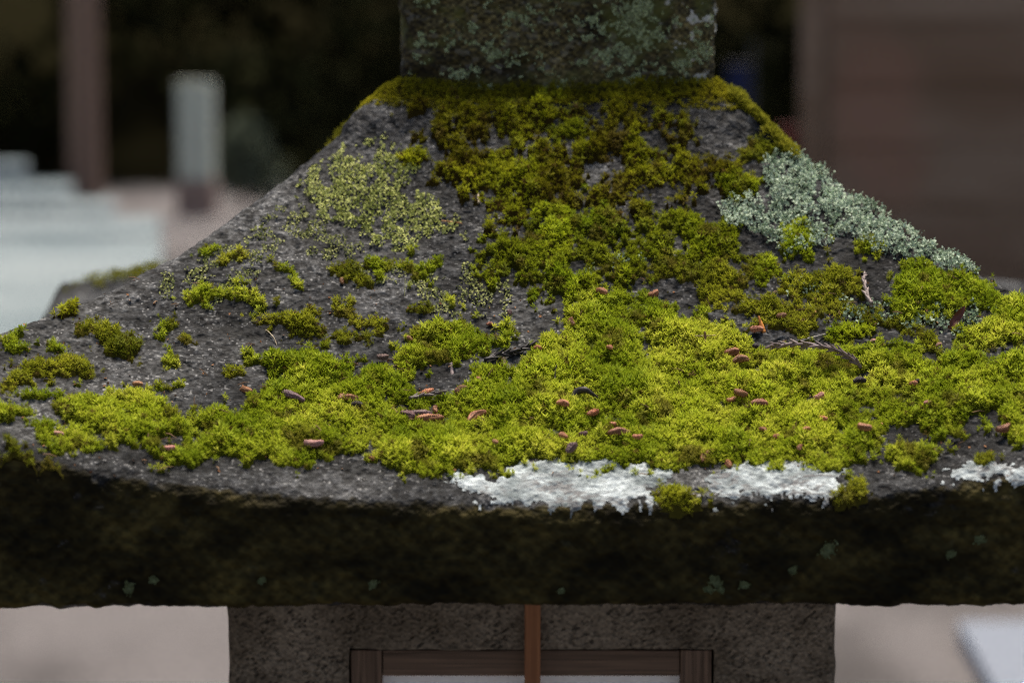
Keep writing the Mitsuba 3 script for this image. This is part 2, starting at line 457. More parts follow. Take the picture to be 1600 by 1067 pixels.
def mask_of(polys, lift, swell=0.0):
    m = np.zeros(GX.shape, bool)
    for p in polys:
        q = shapely.Polygon(plan(p, lift)).buffer(0).buffer(swell)
        x0, y0, x1, y1 = q.bounds
        ix = slice(max(0, int((x0 - .006 - RX[0]) / DX)), int((x1 + .006 - RX[0]) / DX) + 1)
        iy = slice(max(0, int((y0 - .006 - RY[0]) / DX)), int((y1 + .006 - RY[0]) / DX) + 1)
        m[iy, ix] |= shapely.contains_xy(q, WX[iy, ix], WY[iy, ix])
    return m


def window(mask, pad=16):
    ys, xs = np.nonzero(mask)
    return slice(max(0, ys.min() - pad), ys.max() + pad + 1), slice(max(0, xs.min() - pad), xs.max() + pad + 1)


def ragged(mask, reach, seed):
    """Frays the outline: bites into the rim and small satellites outside it."""
    p = GP[WIN]
    din, dout = ndimage.distance_transform_edt(mask) * DX, ndimage.distance_transform_edt(~mask) * DX
    n1, n2 = fb(p, .0065, 3, 160 + seed), fb(p, .0034, 2, 170 + seed)
    keep = mask & (.6 * n1 + .4 * n2 + np.clip(din / reach, 0, 1) * .36 > .44)
    grown = ~mask & (dout < reach * 1.1) & (.45 * n1 + .55 * n2 - .13 * dout / reach > .54)
    return keep | grown


def thickness(mask, tmax, width, lump=.012, seed=0, rough=1.0):
    p = GP[WIN]
    d = ndimage.distance_transform_edt(mask) * DX
    t = tmax * np.sqrt(np.clip(1 - (1 - np.clip(d / width, 0, 1)) ** 2, 0, 1))
    l = fb(p, lump, 3, 60 + seed)
    t = t * np.clip(.72 + rough * (2.3 * (l - .47) + .7 * (fb(p, lump * .35, 2, 61 + seed) - .5)), .16, 1.5)
    return np.where(mask, t, 0)


def normals_of(h):
    gy, gx = np.gradient(h, DX)
    n = np.stack([-gx, -gy, np.ones_like(h)], -1)
    return n / np.linalg.norm(n, axis=-1, keepdims=True)


WIN = (slice(None), slice(None))


def body(mask, h, col, step=2):
    """The matted base of a cushion."""
    m = mask[::step, ::step]
    ys, xs = np.nonzero(m[:-1, :-1] | m[1:, :-1] | m[:-1, 1:] | m[1:, 1:])
    idx = -np.ones(m.shape, int)
    need = np.zeros(m.shape, bool)
    for a, b in ((0, 0), (0, 1), (1, 0), (1, 1)):
        need[ys + a, xs + b] = True
    idx[need] = np.arange(need.sum())
    z = (GZ[WIN] + np.where(mask, h - .0003, -.0008))[::step, ::step]
    v = np.stack([GX[WIN][::step, ::step], GY[WIN][::step, ::step], z], -1)[need]
    q = np.stack([idx[ys, xs], idx[ys, xs + 1], idx[ys + 1, xs + 1], idx[ys + 1, xs]], -1)
    return v, np.vstack([q[:, [0, 1, 2]], q[:, [0, 2, 3]]]), np.tile(col, (len(v), 1))


def shoots(P, N, L, K, spread, width, col_tip, col_base, r, curl=.35):
    """Leafy moss shoots: K narrow pointed leaves round each axis. P, N (n,3); L (n,)."""
    n = len(P)
    ref = np.where(np.abs(N[:, 2:]) < .95, [[0, 0, 1.0]], [[1.0, 0, 0]])
    A = np.cross(N, ref)
    A /= np.linalg.norm(A, axis=1, keepdims=True)
    B = np.cross(N, A)
    k = np.arange(K)
    az = k[None] * 2.399 + r.random((n, 1)) * 6.283 + r.normal(0, .25, (n, K))
    rise = (k[None] / (K - 1))                                   # 0 outer and low, 1 inner and high
    el = np.radians(spread[0]) * (1 - rise) + np.radians(spread[1]) * rise + r.normal(0, .12, (n, K))
    rad = np.cos(az)[..., None] * A[:, None] + np.sin(az)[..., None] * B[:, None]
    tan = -np.sin(az)[..., None] * A[:, None] + np.cos(az)[..., None] * B[:, None]
    ax = N[:, None]
    d = np.sin(el)[..., None] * rad + np.cos(el)[..., None] * ax
    d2 = np.sin(el + curl)[..., None] * rad + np.cos(el + curl)[..., None] * ax
    ll = (L[:, None] * r.uniform(.75, 1.2, (n, K)))[..., None]
    b = P[:, None] + ax * (L[:, None, None] * (.55 * rise[..., None] - .30))
    mid = b + d * ll * .45
    tip = mid + d2 * ll * .55
    up = np.cross(tan, d)
    w = width * (L[:, None, None] / .0026)
    l_, r_ = mid + tan * w - up * w * .5, mid - tan * w - up * w * .5
    v = np.stack([b, l_, tip, r_], 2).reshape(-1, 3)
    i = np.arange(n * K) * 4
    f = np.vstack([np.stack([i, i + 1, i + 2], 1), np.stack([i, i + 2, i + 3], 1)])
    ct, cb = np.repeat(col_tip, K, 0), np.repeat(col_base, K, 0)
    jit = r.uniform(.82, 1.2, (n * K, 1))
    c = np.stack([cb * jit, (.45 * cb + .55 * ct) * jit, ct * jit, (.45 * cb + .55 * ct) * jit], 1).reshape(-1, 3)
    return v, f, c


def join(parts):
    vs, fs, cs, o = [], [], [], 0
    for v, f, c in parts:
        vs.append(v)
        fs.append(f + o)
        cs.append(c)
        o += len(v)
    return np.vstack(vs), np.vstack(fs), np.vstack(cs)


def lerp(a, b, t):
    return np.asarray(a)[None] * (1 - t[:, None]) + np.asarray(b)[None] * t[:, None]


def points_in(mask, spacing, r):
    n = int(mask.sum() * DX * DX / spacing ** 2)
    iy, ix = np.nonzero(mask)
    # stratified: sort cells into coarse boxes and take every k-th
    order = np.lexsort((r.random(len(ix)), (ix // 3) + (iy // 3) * 100000))
    pick = order[np.linspace(0, len(order) - 1, max(n, 1)).astype(int)]
    return iy[pick], ix[pick]


STY = {
    # leaf length, leaf count, spread, half width, tip colours (a..b), base colour, spacing, patchwork
    'bright': dict(rough=.66, L=.0027, K=11, spread=(62, 6), w=.00025, tip=([.62, .72, .045], [.86, .90, .11]), low=([.33, .44, .022], [.50, .60, .035]), base=[.11, .12, .012], sp=.00120),
    'tuft': dict(rough=.8, L=.0024, K=10, spread=(66, 12), w=.00026, tip=([.50, .54, .035], [.70, .71, .06]), low=([.22, .26, .018], [.37, .41, .028]), base=[.09, .08, .015], sp=.00130),
    'dark': dict(rough=1.15, L=.0023, K=9, spread=(70, 12), w=.00028, tip=([.40, .46, .020], [.72, .76, .035]), low=([.20, .185, .012], [.40, .41, .02]), base=[.055, .04, .010], sp=.00130),
    'green': dict(rough=.8, L=.0024, K=10, spread=(64, 10), w=.00026, tip=([.40, .54, .024], [.64, .74, .035]), low=([.22, .27, .014], [.36, .42, .02]), base=[.06, .06, .010], sp=.00130),
}


def grow(mask, sty, tmax, width, r, seed=0, lump=.012, reach=None):
    global WIN
    s = STY[sty]
    WIN = window(mask, 32)
    mask = ragged(mask[WIN], reach or min(.007, tmax * 1.1), seed)
    t = thickness(mask, tmax, width, lump, seed, s['rough'])
    COVER[WIN] = np.maximum(COVER[WIN], t)
    gz, rx, ry = GZ[WIN], RX[WIN[1]], RY[WIN[0]]
    top = gz + t * .70
    nm = normals_of(ndimage.gaussian_filter(gz + t, 2.0))
    iy, ix = points_in(mask, s['sp'], r)
    n = len(iy)
    P = np.stack([rx[ix] + r.normal(0, .0003, n), ry[iy] + r.normal(0, .0003, n), top[iy, ix] + r.normal(0, .0004, n)], 1)
    N = nm[iy, ix] * .9 + np.array([0, -.06, .22]) + r.normal(0, .20, (n, 3))
    N /= np.linalg.norm(N, axis=1, keepdims=True)
    q = np.c_[P[:, :2], P[:, 2] * 0]
    tone = np.clip((fb(q, .014, 3, 70 + seed) - .5) * 2.4 + .5 + r.normal(0, .26, n), 0, 1)
    kind = np.clip((fb(q, .026, 3, 75 + seed) - .40) * 4 + r.normal(0, .25, n), 0, 1)[:, None]
    tips = lerp(*s['tip'], tone) * kind + lerp(*s['low'], tone) * (1 - kind)
    brown = np.clip((fb(q, .009, 3, 85 + seed) - .64) * 9, 0, 1) * .7 + (r.random(n) < .03)
    brown = np.clip(brown, 0, 1)[:, None]
    tips = tips * (1 - brown) + brown * np.array([[.17, .115, .035]]) * r.uniform(.6, 1.5, (n, 1))
    base = np.tile(s['base'], (n, 1)) * (.7 + .6 * tone[:, None])
    L = s['L'] * r.uniform(.62, 1.3, n) * np.clip(.50 + t[iy, ix] / tmax * .6, .45, 1.1)
    star = r.random(n) < .09
    L = np.where(star, L * 1.25, L)
    tips = np.where(star[:, None], np.minimum(tips * 1.15 + .03, .95), tips)
    out = join([body(mask, t * .66, np.array(s['base']) * .8), shoots(P, N, L, s['K'], s['spread'], s['w'], tips, base, r)])
    WIN = (slice(None), slice(None))
    return out


def put_moss(key, polys, sty, tmax, width, label, seed, kind=None, group=None, minus=None, cat='moss', lump=.012, swell=0.0, reach=None, holes=0):
    r = np.random.default_rng(1000 + seed)
    m = mask_of(polys, tmax * .7, swell)
    if minus is not None:
        m &= ~minus
    if holes:
        m &= .7 * fb(GP, .008, 3, 180 + seed) + .3 * fb(GP, .003, 2, 190) > holes
    key = numbered(key)
    v, f, c = grow(m, sty, tmax, width, r, seed % 7, lump, reach)
    scene[key] = mikit.ply((v, f), 'leafy', color=c)
    lab(key, label, cat, group, kind)
    return m


MAIN = [[(230, 710), (236, 706), (256, 734), (307, 722), (334, 706), (366, 720), (417, 712), (445, 726), (464, 730), (476, 714), (511, 714), (551, 708), (590, 706), (606, 732), (657, 744), (673, 752), (697, 738),
         (736, 736), (775, 742), (795, 728), (827, 714), (854, 716), (886, 720), (905, 722), (911, 738), (925, 724), (956, 722), (972, 730), (1004, 726), (1031, 732), (1064, 730), (1095, 734), (1119, 728),
         (1162, 722), (1176, 736), (1197, 718), (1237, 726), (1260, 732), (1292, 740), (1315, 742), (1335, 730), (1355, 732), (1359, 702), (1378, 687), (1394, 671), (1426, 667), (1453, 671), (1492, 673),
         (1504, 651), (1551, 641), (1567, 647), (1571, 687), (1620, 692), (1690, 690), (1690, 560), (1600, 549), (1548, 556), (1504, 552), (1453, 540), (1434, 529), (1410, 518), (1374, 520), (1347, 532),
         (1292, 533), (1237, 530), (1197, 527), (1158, 512), (1138, 496), (1111, 486), (1060, 488), (1043, 466), (1008, 452), (972, 445), (933, 447), (909, 457), (893, 476), (874, 504), (850, 524),
         (822, 548), (797, 560), (765, 566), (742, 580), (716, 603), (695, 612), (672, 612), (657, 608), (638, 592), (606, 573), (579, 557), (535, 557), (500, 547), (453, 543), (425, 541), (397, 557), (405, 577),
         (445, 585), (449, 596), (425, 596), (397, 612), (366, 628), (334, 632), (311, 634), (311, 648), (330, 652), (300, 664), (291, 679)],
        [(85, 636), (90, 620), (122, 598), (157, 600), (177, 596), (236, 600), (267, 624), (291, 648), (310, 662), (300, 690), (275, 683), (236, 693), (189, 695), (138, 673), (98, 663)]]
put_moss('moss_carpet', MAIN, 'bright', .0068, .009, 'bright yellow-green moss carpet spread across the lower roof slope, strewn with small cones', 1, 'stuff', holes=.305)

UPPER = [[(650, 150), (700, 150), (800, 152), (900, 155), (1000, 155), (1055, 165), (1064, 178), (1058, 200), (1020, 206), (940, 212), (1000, 222), (1050, 224), (1091, 232), (1140, 243), (1147, 279), (1100, 290), (1060, 282),
          (1032, 286), (1014, 308), (974, 322), (900, 330), (858, 355), (815, 350), (771, 326), (758, 299), (713, 290), (686, 270), (690, 240), (664, 218), (668, 175)]]
gap1 = mask_of([[(850, 180), (900, 172), (960, 190), (940, 208), (880, 205), (850, 196)], [(735, 305), (760, 300), (770, 318), (745, 322)]], .002)
put_moss('dark_moss', UPPER, 'dark', .0075, .005, 'dark olive-brown moss covering the steep upper roof slope below the block', 2, 'stuff', minus=gap1, lump=.0085, reach=.013, holes=.43)
MIDS = [[(803, 367), (830, 360), (870, 332), (930, 322), (985, 322), (1020, 335), (1030, 357), (1037, 387), (1014, 414), (992, 441), (960, 452), (930, 452), (905, 470), (880, 475), (850, 462), (830, 452), (803, 424), (758, 423), (749, 391)]]
put_moss('green_moss', MIDS, 'green', .0070, .006, 'mid-green moss mound between the dark upper moss and the bright carpet', 3, 'stuff', lump=.010, reach=.013, holes=.42)

CUSH = [
    # outline, kind of moss, thickness, label
    ([(1041, 342), (1075, 330), (1100, 345), (1140, 352), (1150, 375), (1145, 398), (1100, 407), (1086, 390)], 'green', .005, 'deep green moss cushion just left of the pale lichen on the right'),
    ([(1023, 432), (1055, 402), (1100, 418), (1095, 436), (1050, 440)], 'tuft', .005, 'rounded olive moss cushion right of the mid-green mound'),
    ([(1099, 447), (1123, 419), (1158, 435), (1150, 463), (1111, 470)], 'tuft', .005, 'moss cushion above the top edge of the carpet, right of the rounded olive cushion'),
    ([(1170, 419), (1193, 410), (1221, 419), (1186, 435)], 'green', .004, 'small flat green moss tuft under the pale lichen, left of centre of it'),
    ([(1217, 433), (1245, 421), (1266, 445), (1240, 455), (1225, 449)], 'tuft', .004, 'small moss cushion touching a pale grey stone patch below the lichen'),
    ([(1158, 474), (1197, 457), (1256, 474), (1264, 494), (1252, 518), (1209, 514), (1190, 496)], 'tuft', .0055, 'wide olive moss cushion directly above the needle twig'),
    ([(1276, 427), (1312, 411), (1343, 431), (1323, 447), (1331, 470), (1374, 494), (1355, 502), (1312, 490), (1264, 474), (1260, 459)], 'tuft', .005, 'long moss cushion beside the grey scaly twig on the right'),
    ([(1406, 431), (1434, 413), (1473, 413), (1528, 431), (1548, 459), (1548, 482), (1512, 478), (1473, 486), (1434, 498), (1402, 478), (1398, 455)], 'bright', .0085, 'largest high moss mound at the foot of the pale lichen near the right ridge'),
    ([(1556, 478), (1567, 467), (1600, 463), (1670, 480), (1670, 525), (1600, 512), (1567, 514)], 'bright', .006, 'moss cushion on the right ridge running out of the picture'),
    ([(1512, 526), (1536, 500), (1571, 510), (1591, 522), (1567, 537), (1524, 537)], 'bright', .005, 'moss cushion just right of the dark red leaf'),
    ([(1292, 522), (1315, 508), (1355, 510), (1331, 526)], 'green', .004, 'small green moss tuft behind the right end of the needle twig'),
    ([(1394, 496), (1453, 520), (1449, 535), (1414, 516)], 'tuft', .004, 'narrow moss tuft between the highest mound and the carpet'),
    ([(1382, 709), (1402, 689), (1457, 687), (1467, 707), (1445, 732), (1418, 730), (1394, 716)], 'bright', .0065, 'separate bright moss cushion on bare stone at the lower right'),
    ([(1540, 716), (1556, 712), (1560, 722), (1544, 724)], 'tuft', .003, 'tiny moss tuft above the rightmost white lichen'),
    ([(1020, 780), (1042, 764), (1072, 767), (1090, 778), (1080, 789), (1042, 788)], 'tuft', .0034, 'dark-edged moss cushion hanging on the roof edge between two white lichen patches'),
    ([(1310, 770), (1326, 756), (1348, 748), (1350, 762), (1338, 774), (1322, 776)], 'tuft', .0034, 'moss cushion on the roof edge at the right end of the middle white lichen'),
    ([(0, 626), (39, 632), (35, 651), (24, 661), (0, 664), (-60, 662), (-60, 625)], 'bright', .005, 'moss cushion cut by the left picture edge, upper one'),
    ([(40, 655), (75, 655), (85, 679), (59, 683), (45, 669)], 'bright', .005, 'small moss cushion between the left picture edge and the carpet'),
    ([(79, 687), (130, 679), (153, 695), (146, 707), (98, 701)], 'bright', .0055, 'low moss cushion with a pink cone at its back, lower left'),
    ([(-60, 690), (0, 691), (39, 695), (75, 703), (92, 722), (75, 742), (31, 742), (0, 750), (-60, 760)], 'tuft', .009, 'thick dark-green moss cushion on the front edge in the lower left corner of the roof'),
    ([(30, 612), (85, 610), (85, 619), (31, 623)], 'bright', .003, 'thin flat moss strip left of the carpet'),
    ([(2, 541), (24, 524), (51, 528), (87, 535), (75, 544), (31, 548)], 'bright', .005, 'moss cushion at the far left on the roof ridge'),
    ([(8, 592), (24, 569), (51, 559), (90, 547), (110, 559), (148, 573), (134, 586), (90, 586), (51, 586), (35, 601), (8, 604)], 'tuft', .0055, 'sprawling moss cushion with a brown scrap in it at the left'),
    ([(134, 502), (157, 502), (193, 518), (218, 541), (212, 553), (197, 566), (173, 554), (157, 531), (146, 516)], 'tuft', .005, 'slanting elongated moss cushion on the left slope'),
    ([(89, 494), (118, 483), (124, 492), (98, 502)], 'dark', .003, 'small brownish moss tuft near the left ridge'),
    ([(252, 498), (275, 494), (293, 500), (288, 510), (268, 520), (256, 509)], 'bright', .005, 'round bright moss cushion alone on bare stone, left of centre'),
    ([(287, 526), (305, 524), (308, 535), (291, 538)], 'tuft', .003, 'tiny moss tuft below the round bright cushion'),
    ([(262, 555), (283, 559), (285, 568), (272, 568)], 'bright', .003, 'tiny moss tuft second below the round bright cushion'),
    ([(254, 594), (281, 592), (282, 601), (256, 602)], 'bright', .003, 'short moss dash above the left lobe of the carpet'),
    ([(350, 579), (372, 575), (371, 588), (353, 589)], 'tuft', .003, 'tiny moss tuft left of the carpet corner with a hair-like stalk'),
    ([(281, 455), (315, 440), (338, 451), (334, 461), (303, 471), (281, 464)], 'bright', .005, 'left one of two neighbouring moss cushions on the left slope'),
    ([(349, 447), (374, 441), (415, 465), (401, 479), (374, 468), (353, 462)], 'bright', .0055, 'right one of two neighbouring moss cushions on the left slope'),
    ([(307, 390), (327, 384), (341, 394), (315, 401)], 'bright', .003, 'small moss tuft high on the left slope near the ridge'),
    ([(350, 406), (374, 396), (389, 408), (370, 414)], 'tuft', .003, 'small moss tuft right of the highest left tuft'),
    ([(429, 419), (445, 416), (474, 439), (460, 446), (433, 432)], 'bright', .004, 'slanting moss tuft below the olive lichen'),
    ([(394, 506), (433, 496), (480, 490), (511, 512), (508, 525), (456, 532), (441, 515)], 'tuft', .005, 'broad moss cushion above the left end of the carpet'),
    ([(528, 494), (543, 476), (551, 490), (610, 498), (612, 509), (559, 508)], 'tuft', .004, 'low wide moss cushion in the middle of the bare grey stone'),
    ([(516, 527), (539, 510), (563, 526), (524, 529)], 'tuft', .004, 'small moss tuft under the low wide cushion'),
    ([(646, 486), (657, 467), (681, 467), (677, 485), (657, 491)], 'tuft', .004, 'small round moss tuft above the inner moss island'),
    ([(697, 463), (716, 469), (718, 479), (704, 479)], 'bright', .003, 'tiny bright moss tuft right of the small round tuft'),
    ([(588, 415), (622, 401), (675, 409), (670, 424), (653, 432), (610, 428)], 'bright', .0055, 'bright moss cushion at the lower end of the olive lichen'),
    ([(510, 412), (540, 405), (562, 420), (577, 440), (570, 447), (545, 440), (520, 432)], 'tuft', .004, 'moss cushion with a brown cone on it under the olive lichen'),
    ([(626, 550), (643, 520), (665, 512), (716, 505), (756, 513), (808, 527), (799, 535), (752, 542), (744, 558), (697, 574), (657, 574), (650, 586), (628, 584), (624, 567)], 'bright', .0055, 'inner moss island with brown patches above the carpet, centre left'),
    ([(779, 509), (809, 508), (806, 515), (782, 516)], 'bright', .003, 'tiny moss tuft at the upper right of the inner moss island'),
    ([(1237, 365), (1252, 342), (1272, 345), (1280, 365), (1270, 395), (1245, 398), (1236, 385)], 'bright', .005, 'bright moss tuft growing in the middle of the pale lichen'),
    ([(1340, 380), (1355, 370), (1368, 377), (1362, 392), (1343, 393)], 'bright', .004, 'small moss tuft at the lower right part of the pale lichen'),
    ([(860, 195), (880, 186), (905, 192), (912, 206), (890, 215), (865, 212)], 'green', .0045, 'fresh green moss tuft among the dark moss below the block'),
    ([(1125, 285), (1150, 262), (1180, 285), (1175, 300), (1140, 300)], 'green', .004, 'moss tuft between the dark moss and the top of the pale lichen'),
    ([(1160, 240), (1185, 222), (1210, 232), (1200, 248), (1170, 252)], 'tuft', .003, 'thin moss tuft on the upper right corner of the roof slope'),
    ([(625, 240), (660, 235), (668, 252), (640, 262)], 'dark', .003, 'brownish moss tuft right of the top of the olive lichen'),
]
for i, (poly, sty, th, text) in enumerate(CUSH):
    put_moss('moss_cushion', [poly], sty, th, min(.007, th * 1.3), text, 20 + i, cat='moss cushion', lump=.009, swell=.0022 if poly[0][0] > 1000 and poly[0][1] < 600 else .0008)


# moss on the three slopes that face away, coarser
def far_moss():
    r = np.random.default_rng(91)
    n = 40000
    x, y = r.uniform(-.338, .338, n), r.uniform(-.30, .338, n)
    back = (y > -np.abs(x) * .25) & (np.maximum(np.abs(x), np.abs(y)) > .102) & ~((np.abs(x) < .27) & (y < -.08) & (np.abs(y) > np.abs(x) * 1.05))
    p = np.stack([x, y, x * 0], 1)
    keep = back & (fb(p, .05, 4, 95) > .62)
    u_ = np.maximum(np.abs(x), np.abs(y))
    rim = (y < 0) & (x > .085) & (np.abs(np.abs(x) - np.abs(y)) < .006) & (u_ < .121)
    x, y = x[keep | rim], y[keep | rim]
    ex, ey = r.uniform(.090, .121, 700), r.normal(0, .0022, 700)
    x, y = np.r_[x, ex], np.r_[y, -ex + ey]
    t = np.clip((fb(np.stack([x, y, x * 0], 1), .05, 4, 95) - .60) / .08, 0, 1) ** .6 * .006
    e = .001
    z = surf(x, y)
    N = np.stack([-(surf(x + e, y) - z) / e * .5, -(surf(x, y + e) - z) / e * .5, np.ones_like(x)], 1) + r.normal(0, .25, (len(x), 3))
    N /= np.linalg.norm(N, axis=1, keepdims=True)
    P = np.stack([x, y, z + t * .7], 1)
    tone = r.random(len(x))
    return shoots(P, N, r.uniform(.0024, .0036, len(x)), 8, (62, 8), .00028, lerp([.24, .25, .02], [.46, .44, .05], tone), np.tile([.06, .06, .01], (len(x), 1)), r)


v, f, c = far_moss()
scene['ridge_moss'] = mikit.ply((v, f), 'leafy', color=c)
lab('ridge_moss', 'yellow-green moss on the ridges and the roof slopes turned away', 'moss', kind='stuff')


# moss fillet round the foot of the block
def collar():
    r = np.random.default_rng(17)
    n = 30000
    x, y = r.uniform(-.112, .115, n), r.uniform(-.112, .112, n)
    u = np.maximum(np.abs(x - NX), np.abs(y)) - NH
    wid = .017 + .010 * (fb(np.stack([x, y, x * 0], 1), .020, 3, 97) - .5)
    k = (u > -.001) & (u < wid)
    x, y, u, wid = x[k], y[k], u[k], wid[k]
    hgt = .0090 + .006 * (fb(np.stack([x, y, x * 0], 1), .018, 3, 98) - .5)
    t = hgt * np.clip(1 - u / wid, 0, 1) ** 1.3
    ax, ay = np.where(np.abs(x - NX) > np.abs(y), np.sign(x), 0), np.where(np.abs(x - NX) > np.abs(y), 0, np.sign(y))
    N = np.stack([ax * .8, ay * .8, np.full_like(x, .75)], 1) + r.normal(0, .22, (len(x), 3))
    N /= np.linalg.norm(N, axis=1, keepdims=True)
    P = np.stack([x, y, surf(x, y) + t * .8 * r.uniform(.75, 1.05, len(x))], 1)
    q = np.c_[P[:, :2], P[:, 2] * 0]
    tone = np.clip((fb(q, .014, 3, 99) - .5) * 2 + .5 + r.normal(0, .2, len(x)), 0, 1)
    side = np.clip((np.abs(x) - .075) / .02, 0, 1)[:, None]
    tips = lerp([.24, .23, .016], [.50, .47, .028], tone) * (1 - side) + lerp([.36, .35, .02], [.60, .55, .035], tone) * side
    return shoots(P, N, r.uniform(.0013, .0021, len(x)), 9, (68, 12), .00022, tips, np.tile([.045, .036, .008], (len(x), 1)), r)


v, f, c = collar()
# the matted wedge under the shoots
cn = 24
ring = []
per = np.array([(-1, -1), (1, -1), (1, 1), (-1, 1)], float)
pts = np.concatenate([np.linspace(per[i], per[(i + 1) % 4], 60, endpoint=False) for i in range(4)])
rows = []
for s in np.linspace(0, 1, 8):
    hw = NH - .002 + s * .0165
    xy = pts * hw + [NX, 0]
    q3 = np.c_[xy, xy[:, 0] * 0]
    rows.append(np.c_[xy, surf(xy[:, 0], xy[:, 1]) - .0008 + (.0058 + .005 * (fb(q3, .018, 3, 98) - .5)) * (1 - s) ** 1.3])
cv = np.vstack(rows)
Lr = len(pts)
i_, j_ = np.meshgrid(np.arange(7), np.arange(Lr), indexing='ij')
cq = np.stack([i_ * Lr + j_, (i_ + 1) * Lr + j_, (i_ + 1) * Lr + (j_ + 1) % Lr, i_ * Lr + (j_ + 1) % Lr], -1).reshape(-1, 4)
v, f, c = join([(v, f, c), (cv, np.vstack([cq[:, [0, 1, 2]], cq[:, [0, 2, 3]]]), np.tile([.05, .042, .010], (len(cv), 1)))])
scene['collar_moss'] = mikit.ply((v, f), 'leafy', color=c)
lab('collar_moss', 'olive and yellow moss fillet around the foot of the square block', 'moss', kind='stuff')


# ------------------------------------------------------------------ lichens
def flakes(P, N, size, col, r, lift=.5):
    """Small curled lobes: three cross rows, widening to a scalloped rim."""
    n = len(P)
    ref = r.normal(0, 1, (n, 3))
    A = np.cross(N, ref)
    A /= np.linalg.norm(A, axis=1, keepdims=True)
    B = np.cross(N, A)
    vs = []
    for k, (along, wide, up) in enumerate(((0, .25, -.1), (.45, .55, .25), (.85, .80, .55), (1.05, .45, .85))):
        for s in (-1, 0, 1):
            vs.append(P + size[:, None] * (A * (along + (.12 if s == 0 else 0) * k) + B * s * wide + N * (lift * up - .1 + .12 * abs(s) * k / 3)))
    v = np.stack(vs, 1).reshape(-1, 3)
    f = []
    for k in range(3):
        for s in (0, 1):
            a = k * 3 + s
            f += [(a, a + 1, a + 4), (a, a + 4, a + 3)]
    f = (np.arange(n)[:, None, None] * 12 + np.array(f)[None]).reshape(-1, 3)
    c = np.repeat(col, 12, 0) * np.tile(np.r_[np.full(3, .75), np.full(3, .92), np.full(6, 1.08)], n)[:, None]
    return v, f, c


def lichen(key, polys, thr, scale, hgt, size, cols, sp, label, seed, tuft=0.0, hip=None):
    r = np.random.default_rng(2000 + seed)
    m = mask_of(polys, hgt)
    if hip:
        u = np.maximum(np.abs(GX), np.abs(GY))
        m |= (WX > 0) & (WY + WX > -hip[2] * np.clip((u - hip[0]) / .02, 0, 1)) & (WY + WX < .012) & (u > hip[0]) & (u < hip[1])
    d = ndimage.distance_transform_edt(m) * DX
    nz = fb(GP, scale, 3, 110 + seed)
    m &= (nz + np.clip(d / .012, 0, 1) * .16 > thr + .10)
    if hip:
        m &= fb(GP, .0036, 2, 125) > .37
    t = np.where(m, hgt * np.clip((nz - thr - (.10 if hip else 0)) / .22 + .25, .10, 1.2), 0)
    COVER[m] = np.maximum(COVER, t)[m]
    iy, ix = points_in(m, sp, r)
    n = len(iy)
    P = np.stack([RX[ix], RY[iy], (GZ + t)[iy, ix] * 1.0], 1)
    P[:, 2] -= r.random(n) ** 1.6 * t[iy, ix] * .8
    nm = normals_of(ndimage.gaussian_filter(GZ + t, 3.0))[iy, ix]
    N = nm + r.normal(0, .38, (n, 3))
    N /= np.linalg.norm(N, axis=1, keepdims=True)
    tone = np.clip((fb(P, .012, 2, 120) - .5) * 1.6 + .5 + r.normal(0, .2, n), 0, 1)
    parts = [flakes(P, N, size * r.uniform(.6, 1.35, n), lerp(*cols, tone), r, 1.0)]
    if tuft:
        k = r.random(n) < tuft
        Q, M = P[k], nm[k] + r.normal(0, .22, (k.sum(), 3)) + [0, 0, .5]
        M /= np.linalg.norm(M, axis=1, keepdims=True)
        h = size * r.uniform(1.6, 3.4, len(Q))
        for s in (.35, .7, 1.0):
            parts.append(flakes(Q + M * (h * s)[:, None], M + r.normal(0, .5, Q.shape), size * r.uniform(.45, .8, len(Q)), lerp(*cols, np.clip(tone[k] + .2, 0, 1)), r, .8))
    key = numbered(key)
    v, f, c = join(parts)
    scene[key] = mikit.ply((v, f), 'crusty', color=c)
    lab(key, label, 'lichen', kind='stuff')


lichen('pale_lichen', [[(1200, 240), (1222, 232), (1262, 258), (1290, 272), (1330, 305), (1400, 350), (1450, 380), (1508, 410), (1500, 425), (1450, 412), (1400, 402), (1365, 398), (1330, 375), (1300, 382), (1265, 400),
                        (1225, 405), (1190, 380), (1140, 360), (1128, 320), (1160, 298), (1205, 300), (1195, 265)]], .24, .0075, .0040, .00084, ([.21, .275, .185], [.52, .61, .47]), .00074,
       'thick pale grey-green lichen frill along the right ridge of the roof', 1, .16, hip=(.112, .199, .013))
lichen('olive_lichen', [[(470, 300), (500, 255), (540, 222), (600, 215), (640, 235), (655, 260), (640, 290), (700, 320), (715, 350), (690, 372), (650, 372), (655, 398), (610, 405), (560, 390), (540, 355), (490, 340)]], .455, .0055, .0016, .0008,
       ([.24, .27, .07], [.52, .54, .20]), .00080, 'flaky olive-green lichen spread over the upper left roof slope', 2)
lichen('olive_lichen', [[(430, 330), (470, 310), (540, 360), (600, 410), (640, 440), (560, 450), (500, 420), (440, 400), (400, 380)], [(640, 300), (690, 330), (740, 350), (745, 400), (700, 380), (650, 340)], [(230, 430), (330, 380), (430, 330), (450, 380), (420, 430), (330, 480), (250, 470)], [(600, 440), (760, 400), (800, 430), (800, 500), (700, 500)]], .50, .005, .0012, .0007,
       ([.20, .22, .07], [.44, .45, .18]), .00095, 'scattered small olive lichen flakes fringing the flaky patch on the left slope', 3)
